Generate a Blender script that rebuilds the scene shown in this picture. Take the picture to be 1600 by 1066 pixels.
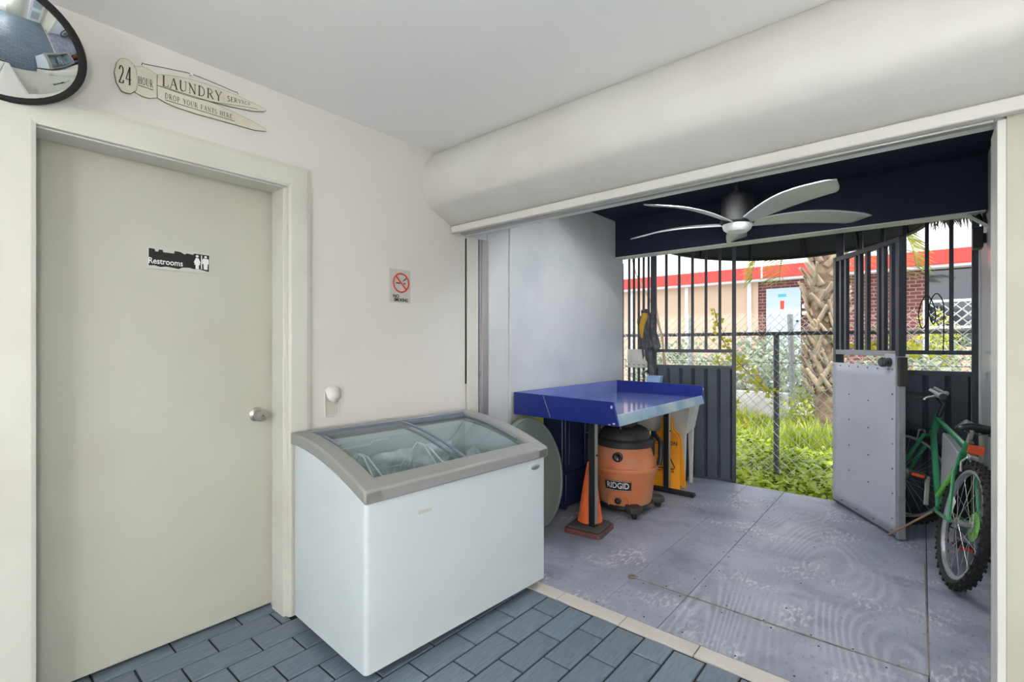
import bpy, bmesh, math, random
from mathutils import Vector, Matrix, Euler
for o in list(bpy.data.objects): bpy.data.objects.remove(o, do_unlink=True)
SC = bpy.context.scene
COL = SC.collection
R = math.radians
PI = math.pi
random.seed(7)

# ------------------------------------------------------------------ camera, sky, sun, exposure
cam = bpy.data.cameras.new('camera'); cam.lens = 17.0; cam.sensor_width = 36; cam.shift_y = 5/1600
cam.clip_start = .02; cam.clip_end = 300
camo = bpy.data.objects.new('camera', cam); COL.objects.link(camo)
camo.location = (0, 0, 1.255); camo.rotation_euler = (R(90), 0, R(40.3))
SC.camera = camo
SKY_STRENGTH = 1.45
SUN_STRENGTH = 2.2
EXPOSURE = 1.18
ADDED_LAMP_RADIANCE = 18
ADDED_GLOBE_RADIANCE = 66
ADDED_PORCH_RADIANCE = 50
SC.view_settings.view_transform = 'Standard'; SC.view_settings.look = 'None'
SC.view_settings.exposure = EXPOSURE; SC.view_settings.gamma = 1; SC.view_settings.use_curve_mapping = False
w = bpy.data.worlds.new('sky'); SC.world = w; w.use_nodes = True
nt = w.node_tree; nt.nodes.clear()
tc = nt.nodes.new('ShaderNodeTexCoord'); nz = nt.nodes.new('ShaderNodeTexNoise')
nz.inputs['Scale'].default_value = 3.2; nz.inputs['Detail'].default_value = 6
rp = nt.nodes.new('ShaderNodeValToRGB')
rp.color_ramp.elements[0].position = .40; rp.color_ramp.elements[0].color = (.56, .68, .86, 1)
rp.color_ramp.elements[1].position = .60; rp.color_ramp.elements[1].color = (.95, .96, .98, 1)
bg = nt.nodes.new('ShaderNodeBackground'); bg.inputs['Strength'].default_value = SKY_STRENGTH
wo = nt.nodes.new('ShaderNodeOutputWorld')
nt.links.new(tc.outputs['Generated'], nz.inputs['Vector']); nt.links.new(nz.outputs['Fac'], rp.inputs['Fac'])
nt.links.new(rp.outputs['Color'], bg.inputs['Color']); nt.links.new(bg.outputs[0], wo.inputs[0])
sun = bpy.data.lights.new('sun', 'SUN'); sun.energy = SUN_STRENGTH; sun.angle = R(2.5); sun.color = (1, .96, .9)
suno = bpy.data.objects.new('sun', sun); COL.objects.link(suno)
suno.location = (3, -6, 12); suno.rotation_euler = Vector((-.25, .36, -1.0)).to_track_quat('-Z', 'Y').to_euler()

# ------------------------------------------------------------------ materials
def lin(c):
    return tuple(((v/255)/12.92 if v/255 <= .04045 else ((v/255+.055)/1.055)**2.4) for v in c) + (1,)
def mat(name, col, rough=.5, metal=0, col2=None, mscale=4, mlo=.45, mhi=.7, bump=0, bscale=40, rand=0, coat=0,
        stretch=None, emit=0, spec=.5, detail=5):
    m = bpy.data.materials.new(name); m.use_nodes = True
    t = m.node_tree; b = t.nodes['Principled BSDF']
    b.inputs['Base Color'].default_value = lin(col); b.inputs['Roughness'].default_value = rough
    b.inputs['Metallic'].default_value = metal; b.inputs['Coat Weight'].default_value = coat
    b.inputs['Specular IOR Level'].default_value = spec
    src = None
    if col2 or bump:
        tx = t.nodes.new('ShaderNodeTexCoord'); vec = tx.outputs['Object']
        if stretch:
            mp = t.nodes.new('ShaderNodeMapping'); mp.inputs['Scale'].default_value = stretch
            t.links.new(vec, mp.inputs['Vector']); vec = mp.outputs['Vector']
    if col2:
        n = t.nodes.new('ShaderNodeTexNoise'); n.inputs['Scale'].default_value = mscale; n.inputs['Detail'].default_value = detail
        t.links.new(vec, n.inputs['Vector'])
        r = t.nodes.new('ShaderNodeValToRGB')
        r.color_ramp.elements[0].position = mlo; r.color_ramp.elements[0].color = lin(col)
        r.color_ramp.elements[1].position = mhi; r.color_ramp.elements[1].color = lin(col2)
        t.links.new(n.outputs['Fac'], r.inputs['Fac']); src = r.outputs['Color']
    if rand:
        oi = t.nodes.new('ShaderNodeObjectInfo'); mr = t.nodes.new('ShaderNodeMapRange')
        mr.inputs['To Min'].default_value = 1-rand; mr.inputs['To Max'].default_value = 1+rand
        t.links.new(oi.outputs['Random'], mr.inputs['Value'])
        hs = t.nodes.new('ShaderNodeHueSaturation')
        if src: t.links.new(src, hs.inputs['Color'])
        else: hs.inputs['Color'].default_value = lin(col)
        t.links.new(mr.outputs['Result'], hs.inputs['Value']); src = hs.outputs['Color']
    if src: t.links.new(src, b.inputs['Base Color'])
    if bump:
        n2 = t.nodes.new('ShaderNodeTexNoise'); n2.inputs['Scale'].default_value = bscale; n2.inputs['Detail'].default_value = 4
        t.links.new(vec, n2.inputs['Vector'])
        bp = t.nodes.new('ShaderNodeBump'); bp.inputs['Strength'].default_value = bump; bp.inputs['Distance'].default_value = .01
        t.links.new(n2.outputs['Fac'], bp.inputs['Height']); t.links.new(bp.outputs['Normal'], b.inputs['Normal'])
    if emit:
        b.inputs['Emission Color'].default_value = lin(col); b.inputs['Emission Strength'].default_value = emit
    return m
def pane_mat(name, tint, gloss_rough=.02):
    m = bpy.data.materials.new(name); m.use_nodes = True; t = m.node_tree; t.nodes.clear()
    o = t.nodes.new('ShaderNodeOutputMaterial'); mx = t.nodes.new('ShaderNodeMixShader')
    tr = t.nodes.new('ShaderNodeBsdfTransparent'); gl = t.nodes.new('ShaderNodeBsdfGlossy'); fr = t.nodes.new('ShaderNodeFresnel')
    tr.inputs['Color'].default_value = tint; gl.inputs['Roughness'].default_value = gloss_rough; fr.inputs['IOR'].default_value = 1.45
    ge = t.nodes.new('ShaderNodeNewGeometry'); mu = t.nodes.new('ShaderNodeMath'); mu.operation = 'MULTIPLY'
    iv = t.nodes.new('ShaderNodeMath'); iv.operation = 'SUBTRACT'; iv.inputs[0].default_value = 1; t.links.new(ge.outputs['Backfacing'], iv.inputs[1])
    t.links.new(fr.outputs[0], mu.inputs[0]); t.links.new(iv.outputs[0], mu.inputs[1]); t.links.new(mu.outputs[0], mx.inputs[0]); t.links.new(tr.outputs[0], mx.inputs[1]); t.links.new(gl.outputs[0], mx.inputs[2])
    t.links.new(mx.outputs[0], o.inputs[0]); return m
def leaf_mat(name, c1, c2, c3, scale=3.0):
    m = bpy.data.materials.new(name); m.use_nodes = True; t = m.node_tree; b = t.nodes['Principled BSDF']
    tx = t.nodes.new('ShaderNodeTexCoord'); n = t.nodes.new('ShaderNodeTexNoise')
    n.inputs['Scale'].default_value = scale; n.inputs['Detail'].default_value = 8
    t.links.new(tx.outputs['Object'], n.inputs['Vector'])
    r = t.nodes.new('ShaderNodeValToRGB'); r.color_ramp.elements[0].position = .3; r.color_ramp.elements[1].position = .7
    e = r.color_ramp.elements.new(.5)
    r.color_ramp.elements[0].color = lin(c1); e.color = lin(c2); r.color_ramp.elements[2].color = lin(c3)
    t.links.new(n.outputs['Fac'], r.inputs['Fac']); t.links.new(r.outputs['Color'], b.inputs['Base Color'])
    b.inputs['Roughness'].default_value = .55
    tl = t.nodes.new('ShaderNodeBsdfTranslucent'); t.links.new(r.outputs['Color'], tl.inputs['Color'])
    ms = t.nodes.new('ShaderNodeMixShader'); ms.inputs[0].default_value = .35
    t.links.new(b.outputs[0], ms.inputs[1]); t.links.new(tl.outputs[0], ms.inputs[2])
    t.links.new(ms.outputs[0], t.nodes['Material Output'].inputs[0]); return m

M = {}
M['wall'] = mat('cream_wall_paint', (212, 209, 203), .6, col2=(206, 202, 195), mscale=1.6, bump=.08, bscale=30)
M['pier'] = mat('cream_pier_paint', (190, 187, 173), .55, col2=(181, 177, 161), mscale=2.5, bump=.12, bscale=60)
M['trim'] = mat('cream_trim_paint', (204, 203, 194), .4, col2=(194, 192, 181), mscale=3, bump=.05, bscale=25)
M['door'] = mat('cream_door_paint', (186, 186, 175), .5, col2=(177, 176, 163), mscale=1.4, mlo=.4, mhi=.75, bump=.06, bscale=12)
M['ceil'] = mat('ceiling_paint', (238, 238, 237), .7, bump=.03, bscale=60)
M['house'] = mat('shutter_housing_paint', (207, 205, 200), .42, col2=(198, 195, 189), mscale=2, bump=.05, bscale=90)
M['grout'] = mat('dark_grout', (24, 30, 36), .8)
M['tile'] = mat('slate_blue_tile', (104, 117, 129), .34, col2=(88, 102, 114), mscale=9, bump=.25, bscale=14, rand=.10, stretch=(9, 1.2, 1))
M['thresh'] = mat('beige_threshold_tile', (196, 189, 181), .5, col2=(184, 177, 169), mscale=6, rand=.04)
M['porchwall'] = mat('grey_blue_porch_paint', (198, 202, 203), .27, col2=(186, 192, 195), mscale=2.5, bump=.22, bscale=9)
M['porchwhite'] = mat('white_porch_paint', (236, 238, 240), .18, col2=(226, 230, 236), mscale=2, bump=.04, bscale=14)
M['navy'] = mat('navy_beam_paint', (32, 39, 54), .6, bump=.04, bscale=12, spec=.2)
M['whiteedge'] = mat('white_edge_paint', (215, 215, 208), .5)
M['alu'] = mat('aluminium', (168, 166, 162), .4, metal=.6)
M['steel'] = mat('brushed_steel', (190, 186, 178), .28, metal=1)
M['black'] = mat('black_plastic', (18, 18, 20), .4)
M['blackm'] = mat('black_metal', (11, 12, 14), .6)
M['rubber'] = mat('black_rubber', (22, 22, 23), .75)
M['frz'] = mat('freezer_white_enamel', (200, 208, 212), .28, col2=(193, 201, 206), mscale=2)
M['frzin'] = mat('freezer_liner', (188, 198, 200), .4)
M['frost'] = mat('frost', (224, 232, 236), .7, col2=(196, 206, 212), mscale=14, bump=.6, bscale=30)
M['frztrim'] = mat('grey_freezer_frame', (142, 142, 140), .4)
M['frzrail'] = mat('blue_grey_lid_rail', (128, 138, 152), .3, metal=.4)
M['glass'] = pane_mat('clear_lid_glass', (.90, .94, .94, 1))
M['wire'] = mat('white_coated_wire', (214, 218, 218), .35)
M['gatemetal'] = mat('charcoal_gate_paint', (38, 42, 50), .42, col2=(48, 53, 62), mscale=10)
M['gatepanel'] = mat('slate_gate_sheet', (52, 62, 72), .5, col2=(44, 54, 64), mscale=4)
M['sheet'] = mat('grey_painted_sheet', (188, 191, 201), .42, col2=(180, 183, 194), mscale=2)
M['sheetframe'] = mat('grey_worn_frame', (150, 152, 156), .5, col2=(120, 108, 98), mscale=9, mlo=.55, mhi=.75)
M['rust'] = mat('rusty_metal', (126, 118, 108), .6, col2=(88, 72, 58), mscale=22)
M['lockdark'] = mat('dark_worn_lock', (58, 52, 46), .5, col2=(34, 32, 32), mscale=12)
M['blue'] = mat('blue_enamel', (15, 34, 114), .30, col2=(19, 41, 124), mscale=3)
M['bluesheen'] = mat('blue_enamel_with_sheen', (104, 120, 178), .16, col2=(122, 138, 190), mscale=2, coat=.3)  # paler than the enamel: reflected daylight put into the colour
M['bluelip'] = mat('worn_blue_edge', (106, 142, 168), .4, col2=(164, 180, 184), mscale=3, mlo=.4, mhi=.6)
M['navycab'] = mat('dark_blue_plastic', (24, 34, 66), .4)
M['vac'] = mat('dusty_orange_plastic', (196, 116, 74), .55, col2=(180, 130, 98), mscale=5)
M['vacgrey'] = mat('dusty_black_plastic', (40, 38, 38), .6, col2=(66, 60, 57), mscale=8)
M['cone'] = mat('faded_orange_vinyl', (226, 104, 50), .55, col2=(200, 94, 58), mscale=9)
M['conebase'] = mat('dirty_maroon_rubber', (112, 58, 54), .7, col2=(66, 58, 56), mscale=9)
M['conetop'] = mat('dirty_grey_rubber', (70, 66, 64), .7)
M['yellow'] = mat('caution_yellow', (240, 160, 28), .45, col2=(226, 146, 26), mscale=6)
M['sink'] = mat('dirty_white_plastic', (196, 196, 188), .5, col2=(176, 174, 164), mscale=6)
M['oval'] = mat('grey_green_vinyl', (122, 134, 128), .45)
M['lime'] = mat('lime_edge', (176, 184, 84), .5)
M['rag'] = mat('grey_rag', (70, 70, 74), .9, col2=(104, 104, 106), mscale=16, bump=.5, bscale=60)
M['ragy'] = mat('yellow_rag', (186, 146, 44), .9)
M['cup'] = mat('pale_blue_plastic', (150, 180, 220), .4)
M['bike'] = mat('green_bike_enamel', (46, 136, 90), .3, coat=.4)
M['bikelite'] = mat('bright_green_plastic', (104, 178, 66), .4)
M['rim'] = mat('grey_rim', (158, 158, 164), .4, metal=.3)
M['chrome'] = mat('dull_chrome', (178, 176, 174), .3, metal=.9)
M['reflector'] = mat('orange_reflector', (200, 74, 34), .25)
M['white'] = mat('white_plastic', (226, 226, 226), .4)
M['whitem'] = mat('white_paint_gloss', (232, 234, 236), .3)
M['silver'] = mat('silver_grip', (190, 188, 192), .4)
M['bag'] = mat('grey_vinyl_bag', (150, 150, 154), .5)
M['sign'] = mat('cream_sign_board', (208, 204, 188), .6, col2=(198, 193, 174), mscale=12)
M['signedge'] = mat('brown_sign_edge', (128, 121, 104), .6)
M['ink'] = mat('dark_ink', (36, 33, 30), .6)
M['signblk'] = mat('black_sign', (14, 14, 14), .45)
M['peel'] = mat('peeled_white', (188, 190, 184), .7)
M['red'] = mat('sign_red', (206, 62, 40), .5)
M['signgrey'] = mat('grey_sign', (186, 184, 178), .4)
M['mirror'] = mat('mirror_silver', (236, 240, 244), .015, metal=1)
M['blade'] = mat('silver_fan_blade', (196, 198, 196), .32, metal=.25)
M['opal'] = mat('opal_glass', (226, 228, 222), .35)
M['galv'] = mat('galvanised_steel', (150, 152, 154), .5, metal=.3)
M['darkgalv'] = mat('dark_fence_pipe', (66, 68, 72), .6)
M['linkwire'] = mat('weathered_link_wire', (168, 164, 156), .55, metal=.2)
M['soil'] = mat('leafy_soil', (58, 66, 32), .95, col2=(96, 108, 44), mscale=5, bump=.6, bscale=20)
M['leaf'] = leaf_mat('ground_cover_leaf', (100, 118, 26), (146, 164, 40), (186, 196, 66), 2.2)
M['grass'] = leaf_mat('grass_blade', (122, 142, 40), (164, 178, 62), (196, 190, 96), 3)
M['vine'] = leaf_mat('yellow_vine_leaf', (150, 160, 30), (196, 190, 40), (150, 150, 60), 6)
M['shrub'] = leaf_mat('silver_green_leaf', (120, 136, 104), (156, 170, 138), (196, 204, 180), 2.5)
M['yshrub'] = leaf_mat('yellow_green_leaf', (150, 170, 40), (198, 200, 60), (214, 206, 90), 4)
M['twig'] = mat('dry_twig', (138, 118, 94), .8)
M['bark'] = mat('palm_bark', (120, 98, 78), .9, col2=(160, 138, 114), mscale=9, bump=.7, bscale=22)
M['boot'] = mat('palm_leaf_base', (176, 156, 132), .85, col2=(130, 106, 84), mscale=7, rand=.18)
M['frond'] = leaf_mat('palm_frond_leaf', (88, 104, 44), (140, 144, 60), (196, 180, 96), 2)
M['deadfrond'] = mat('dark_dry_frond', (66, 58, 46), .9)
M['redfascia'] = mat('red_fascia', (214, 54, 44), .45)
M['tan'] = mat('tan_building_panel', (190, 163, 138), .7)
M['whiteb'] = mat('white_building_paint', (206, 206, 204), .6)
M['doorb'] = mat('pale_blue_white_door', (172, 186, 194), .5)
M['teal'] = mat('teal_sign', (64, 168, 176), .5)
M['winb'] = mat('dark_window_glass', (26, 34, 46), .04, spec=1.0)
M['awn'] = mat('black_awning_cloth', (26, 28, 32), .75)
M['globe'] = mat('added_globe_glow', (255, 253, 250), .5, emit=ADDED_GLOBE_RADIANCE)
M['plamp'] = mat('added_porch_glow', (250, 252, 255), .5, emit=ADDED_PORCH_RADIANCE)
M['lamp'] = mat('added_lamp_glow', (255, 253, 250), .5, emit=ADDED_LAMP_RADIANCE)
M['asphalt'] = mat('pale_paving', (176, 172, 164), .9, col2=(156, 152, 146), mscale=3)
M['concrete'] = mat('white_concrete', (214, 210, 204), .8, col2=(190, 186, 180), mscale=4)
M['paper'] = mat('torn_paper', (226, 224, 217), .8)
M['patch'] = mat('old_plate', (190, 186, 176), .7)

def brick_mat():
    m = bpy.data.materials.new('brick_facing'); m.use_nodes = True; t = m.node_tree; b = t.nodes['Principled BSDF']
    tx = t.nodes.new('ShaderNodeTexCoord'); mp = t.nodes.new('ShaderNodeMapping'); mp.inputs['Rotation'].default_value = (R(90), 0, 0)
    br = t.nodes.new('ShaderNodeTexBrick'); br.inputs['Scale'].default_value = 1
    br.inputs['Brick Width'].default_value = .22; br.inputs['Row Height'].default_value = .085; br.inputs['Mortar Size'].default_value = .010
    br.inputs['Color1'].default_value = lin((112, 62, 54)); br.inputs['Color2'].default_value = lin((88, 48, 46)); br.inputs['Mortar'].default_value = lin((146, 120, 110))
    t.links.new(tx.outputs['Object'], mp.inputs['Vector']); t.links.new(mp.outputs[0], br.inputs['Vector'])
    t.links.new(br.outputs['Color'], b.inputs['Base Color']); b.inputs['Roughness'].default_value = .85
    bp = t.nodes.new('ShaderNodeBump'); bp.inputs['Strength'].default_value = .5; bp.inputs['Distance'].default_value = .02; bp.invert = True
    t.links.new(br.outputs['Fac'], bp.inputs['Height']); t.links.new(bp.outputs[0], b.inputs['Normal'])
    return m
M['brick'] = brick_mat()

def ply_mat(name, grain):
    """worn blue-grey painted plywood: paint, scuffed-through patches, and (grain) cathedral figure"""
    m = bpy.data.materials.new(name); m.use_nodes = True; t = m.node_tree; b = t.nodes['Principled BSDF']
    tx = t.nodes.new('ShaderNodeTexCoord')
    def noise(scale, st, det=6, dist=0):
        mp = t.nodes.new('ShaderNodeMapping'); mp.inputs['Scale'].default_value = st
        t.links.new(tx.outputs['Object'], mp.inputs['Vector'])
        n = t.nodes.new('ShaderNodeTexNoise'); n.inputs['Scale'].default_value = scale; n.inputs['Detail'].default_value = det
        n.inputs['Distortion'].default_value = dist
        t.links.new(mp.outputs[0], n.inputs['Vector']); return n.outputs['Fac']
    def ramp(f, lo, hi):
        r = t.nodes.new('ShaderNodeMapRange'); r.inputs['From Min'].default_value = lo; r.inputs['From Max'].default_value = hi
        t.links.new(f, r.inputs['Value']); return r.outputs['Result']
    def mix(f, a, c):
        x = t.nodes.new('ShaderNodeMix'); x.data_type = 'RGBA'; t.links.new(f, x.inputs['Factor'])
        for s, v in ((6, a), (7, c)):
            if isinstance(v, tuple): x.inputs[s].default_value = v
            else: t.links.new(v, x.inputs[s])
        return x.outputs[2]
    def mul(a, c):
        x = t.nodes.new('ShaderNodeMath'); x.operation = 'MULTIPLY'; t.links.new(a, x.inputs[0])
        if isinstance(c, float): x.inputs[1].default_value = c
        else: t.links.new(c, x.inputs[1])
        return x.outputs[0]
    base = mix(ramp(noise(2.2, (1, 1, 1)), .35, .65), lin((138, 142, 156)), lin((158, 161, 174)))
    base = mix(mul(ramp(noise(3.4, (1, 1.4, 1), 8), .52, .72), .6), base, lin((96, 100, 112)))
    scuff = mul(ramp(noise(3.2, (1, 1, 1), 10), .52, .62), ramp(noise(26, (2.2, .8, 1), 10), .50, .60))
    base = mix(mul(ramp(noise(70, (1, .35, 1), 6), .58, .68), .45), base, lin((84, 88, 102)))
    base = mix(mul(scuff, .75), base, lin((202, 200, 200)))
    if grain:
        k_ = mul(noise(.8, (1.5, .36, 1), 1.5, .6), 330.0)
        sn = t.nodes.new('ShaderNodeMath'); sn.operation = 'SINE'; t.links.new(k_, sn.inputs[0])
        g = mul(ramp(sn.outputs[0], -.1, .9), ramp(noise(1.9, (1, .8, 1), 5), .42, .58))
        base = mix(mul(g, .24), base, lin((206, 204, 208)))
        g2_ = mul(ramp(sn.outputs[0], .1, -.9), ramp(noise(1.9, (1, .8, 1), 5), .44, .60))
        base = mix(mul(g2_, .16), base, lin((92, 94, 106)))
    base = mix(mul(ramp(noise(1.3, (1.2, 1, 1), 7, .5), .50, .70), .45), base, lin((92, 98, 112)))
    t.links.new(base, b.inputs['Base Color'])
    b.inputs['Roughness'].default_value = .42
    bp = t.nodes.new('ShaderNodeBump'); bp.inputs['Strength'].default_value = .15; bp.inputs['Distance'].default_value = .01
    t.links.new(noise(30, (1, .4, 1)), bp.inputs['Height']); t.links.new(bp.outputs[0], b.inputs['Normal'])
    return m
M['ply'] = ply_mat('worn_painted_floor', False)
M['plyg'] = ply_mat('worn_painted_plywood_with_grain', True)

# ------------------------------------------------------------------ mesh helpers
class MB:
    def __init__(s): s.v = []; s.f = []
    def add(s, vs, fs):
        n = len(s.v); s.v += [tuple(p) for p in vs]; s.f += [tuple(i+n for i in f) for f in fs]; return s
    def box(s, x0, y0, z0, x1, y1, z1):
        return s.add([(x0,y0,z0),(x1,y0,z0),(x1,y1,z0),(x0,y1,z0),(x0,y0,z1),(x1,y0,z1),(x1,y1,z1),(x0,y1,z1)],
                     [(0,3,2,1),(4,5,6,7),(0,1,5,4),(1,2,6,5),(2,3,7,6),(3,0,4,7)])
    def hexa(s, lo, hi):      # two quads (CCW seen from above): bottom, top
        return s.add(list(lo)+list(hi), [(0,3,2,1),(4,5,6,7),(0,1,5,4),(1,2,6,5),(2,3,7,6),(3,0,4,7)])
    def bar(s, p, q, wd, ht, up=(0,0,1)):
        p, q = Vector(p), Vector(q); d = (q-p).normalized(); u = Vector(up)
        if abs(d.dot(u)) > .98: u = Vector((1,0,0))
        a = d.cross(u).normalized()*wd/2; b = a.cross(d).normalized()*ht/2
        return s.hexa([p-a-b, p+a-b, p+a+b, p-a+b], [q-a-b, q+a-b, q+a+b, q-a+b])
    def tube(s, pts, r, n=8, closed=False, caps=True):
        pts = [Vector(p) for p in pts]; m = len(pts); rr = r if isinstance(r, (list, tuple)) else [r]*m
        base = len(s.v); prev = None
        for i, p in enumerate(pts):
            if closed: d = pts[(i+1) % m]-pts[i-1]
            else: d = pts[min(i+1, m-1)]-pts[max(i-1, 0)]
            d.normalize()
            if prev is None:
                prev = d.cross(Vector((0,0,1)));
                if prev.length < .05: prev = d.cross(Vector((1,0,0)))
            a = (prev-d*prev.dot(d)).normalized(); prev = a; b = d.cross(a)
            for k in range(n):
                t = 2*PI*k/n; s.v.append(tuple(p+(a*math.cos(t)+b*math.sin(t))*rr[i]))
        for i in range(m if closed else m-1):
            j = (i+1) % m
            for k in range(n):
                l = (k+1) % n; s.f.append((base+i*n+k, base+i*n+l, base+j*n+l, base+j*n+k))
        if caps and not closed:
            s.f.append(tuple(base+k for k in reversed(range(n)))); s.f.append(tuple(base+(m-1)*n+k for k in range(n)))
        return s
    def lathe(s, prof, n=24, c=(0,0,0), fr=None):
        """profile of (radius, height); fr = (axis, a, b) frame"""
        c = Vector(c); ax, a, b = fr if fr else (Vector((0,0,1)), Vector((1,0,0)), Vector((0,1,0)))
        base = len(s.v); m = len(prof)
        for r, h in prof:
            for k in range(n):
                t = 2*PI*k/n; s.v.append(tuple(c+ax*h+(a*math.cos(t)+b*math.sin(t))*r))
        for i in range(m-1):
            for k in range(n):
                l = (k+1) % n; s.f.append((base+i*n+k, base+i*n+l, base+(i+1)*n+l, base+(i+1)*n+k))
        if prof[0][0] > 1e-4: s.f.append(tuple(base+k for k in reversed(range(n))))
        if prof[-1][0] > 1e-4: s.f.append(tuple(base+(m-1)*n+k for k in range(n)))
        return s
    def prism(s, poly, fn, t0, t1):
        n = len(poly); vs = [fn(a, b, t0) for a, b in poly]+[fn(a, b, t1) for a, b in poly]
        fs = [tuple(reversed(range(n))), tuple(range(n, 2*n))]+[(i, (i+1) % n, (i+1) % n+n, i+n) for i in range(n)]
        return s.add(vs, fs)
    def grid(s, fn, nu, nv, flip=False):
        base = len(s.v)
        for i in range(nu+1):
            for j in range(nv+1): s.v.append(tuple(fn(i/nu, j/nv)))
        for i in range(nu):
            for j in range(nv):
                q = (base+i*(nv+1)+j, base+(i+1)*(nv+1)+j, base+(i+1)*(nv+1)+j+1, base+i*(nv+1)+j+1)
                s.f.append(tuple(reversed(q)) if flip else q)
        return s
    def ball(s, c, rx, ry, rz, n=12, m=8):
        c = Vector(c)
        def P(i, j):
            th = PI*(i/m); ph = 2*PI*j/n
            return (c.x+rx*math.sin(th)*math.cos(ph), c.y+ry*math.sin(th)*math.sin(ph), c.z-rz*math.cos(th))
        base = len(s.v); s.v.append(P(0, 0))
        for i in range(1, m):
            for j in range(n): s.v.append(P(i, j))
        s.v.append(P(m, 0)); top = len(s.v)-1
        for j in range(n): s.f.append((base, base+1+(j+1) % n, base+1+j))
        for i in range(m-2):
            for j in range(n):
                a = base+1+i*n; s.f.append((a+j, a+(j+1) % n, a+n+(j+1) % n, a+n+j))
        a = base+1+(m-2)*n
        for j in range(n): s.f.append((a+j, a+(j+1) % n, top))
        return s
    def torus(s, c, R_, r, axis='y', n=40, m=10):
        def P(u):
            t = 2*PI*u/n
            if axis == 'y': return (c[0]+R_*math.cos(t), c[1], c[2]+R_*math.sin(t))
            if axis == 'x': return (c[0], c[1]+R_*math.cos(t), c[2]+R_*math.sin(t))
            return (c[0]+R_*math.cos(t), c[1]+R_*math.sin(t), c[2])
        return s.tube([P(u) for u in range(n)], r, m, closed=True)
    def xf(s, fn): s.v = [tuple(fn(*p)) for p in s.v]; return s
    def mesh(s, name, m=None, sharp=35):
        me = bpy.data.meshes.new(name); me.from_pydata(s.v, [], s.f); me.update()
        bm = bmesh.new(); bm.from_mesh(me); bmesh.ops.recalc_face_normals(bm, faces=bm.faces); bm.to_mesh(me); bm.free()
        if m: me.materials.append(m)
        me.polygons.foreach_set('use_smooth', [True]*len(me.polygons)); me.set_sharp_from_angle(angle=R(sharp))
        return me
    def build(s, name, m, parent=None, bevel=0, sharp=35, raw=False):
        if raw:
            me = bpy.data.meshes.new(name); me.from_pydata(s.v, [], s.f); me.update(); me.materials.append(m)
        else: me = s.mesh(name, m, sharp)
        return place(name, me, parent, bevel)
WORLD = {}
def smooth(pts, k=5):
    P = [Vector(p) for p in pts]; out = []
    for i in range(len(P)-1):
        a, b, c, d = P[max(i-1, 0)], P[i], P[i+1], P[min(i+2, len(P)-1)]
        for j in range(k):
            t = j/k; out.append(.5*((2*b)+(c-a)*t+(2*a-5*b+4*c-d)*t*t+(3*b-a-3*c+d)*t**3))
    return out+[P[-1]]
def place(name, me, parent=None, bevel=0):
    o = bpy.data.objects.new(name, me); COL.objects.link(o)
    if parent:
        o.parent = parent
        root = parent
        while root.parent: root = root.parent
        if parent.name in WORLD and not parent.parent: o.matrix_parent_inverse = Matrix.Translation(-Vector(WORLD[parent.name]))
    if bevel:
        b = o.modifiers.new('bevel', 'BEVEL'); b.width = bevel; b.segments = 2; b.limit_method = 'ANGLE'; b.angle_limit = R(40)
    return o
def tag(o, label, cat, group=None, kind=None):
    o['label'] = label; o['category'] = cat
    if group: o['group'] = group
    if kind: o['kind'] = kind
    return o
def thing(name, label, cat, loc=(0,0,0), rz=0, group=None, world=False):
    """an Empty at the thing's base; world=True when its parts are given in room coordinates"""
    o = bpy.data.objects.new(name, None); COL.objects.link(o); o.empty_display_size = .1
    o.location = loc; o.rotation_euler = (0, 0, rz)
    if world: WORLD[o.name] = loc
    return tag(o, label, cat, group)
def struct(mb, name, m, parent=None, bevel=0, label=None):
    o = mb.build(name, m, parent, bevel); o['kind'] = 'structure'
    if label: o['label'] = label
    return o
def text(name, body, size, m, parent, fn, xs=1.0, bold=0, depth=.0012):
    """flat lettering, fn(u, v, t) maps the text plane into the parent's space"""
    cu = bpy.data.curves.new(name, 'FONT'); cu.body = body; cu.size = size; cu.offset = bold; cu.extrude = depth/2
    cu.align_x = 'CENTER'; cu.align_y = 'CENTER'; cu.resolution_u = 3
    tmp = bpy.data.objects.new('tmp', cu); COL.objects.link(tmp)
    dg = bpy.context.evaluated_depsgraph_get(); me = bpy.data.meshes.new_from_object(tmp.evaluated_get(dg))
    bpy.data.objects.remove(tmp, do_unlink=True); bpy.data.curves.remove(cu)
    for v in me.vertices: v.co = fn(v.co.x*xs, v.co.y, v.co.z)
    me.materials.clear(); me.materials.append(m); me.name = name
    return place(name, me, parent)

# ------------------------------------------------------------------ the setting: room
XW = -2.24        # face of the left wall
b = MB()
b.box(-2.45, -3, -.1, XW, .2, 2.45); b.box(-2.45, 1.03, -.1, XW, 2.18, 2.45); b.box(-2.45, .2, 1.99, XW, 1.03, 2.45)
struct(b, 'wall_left', M['wall'], label='cream painted wall with the closed door')
struct(MB().box(-2.45, -3, 2.405, 1.3, 2.42, 2.7), 'ceiling', M['ceil'], label='smooth white room ceiling')
struct(MB().box(1.1, -3, -.1, 1.3, 2.4, 2.45), 'wall_right', M['wall'])
b = MB(); b.box(-2.45, -3.15, -.1, 1.3, -3, .30); b.box(-2.45, -3.15, 2.30, 1.3, -3, 2.7); b.box(-2.45, -3.15, .30, -2.1, -3, 2.30); b.box(.95, -3.15, .30, 1.3, -3, 2.30)
struct(b, 'wall_back', M['wall'], label='back wall with an opening for the added window')
wn = MB()
for x in (-2.08, -1.07, -.07, .93): wn.box(x-.022, -3.11, .30, x+.022, -3.04, 2.30)
for z in (.32, 2.28): wn.box(-2.1, -3.11, z-.02, .95, -3.04, z+.02)
wn1 = struct(wn, 'added_window_1', M['alu'], label='unseen window added behind the camera to let in daylight')  # window added out of view as a daylight source
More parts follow.
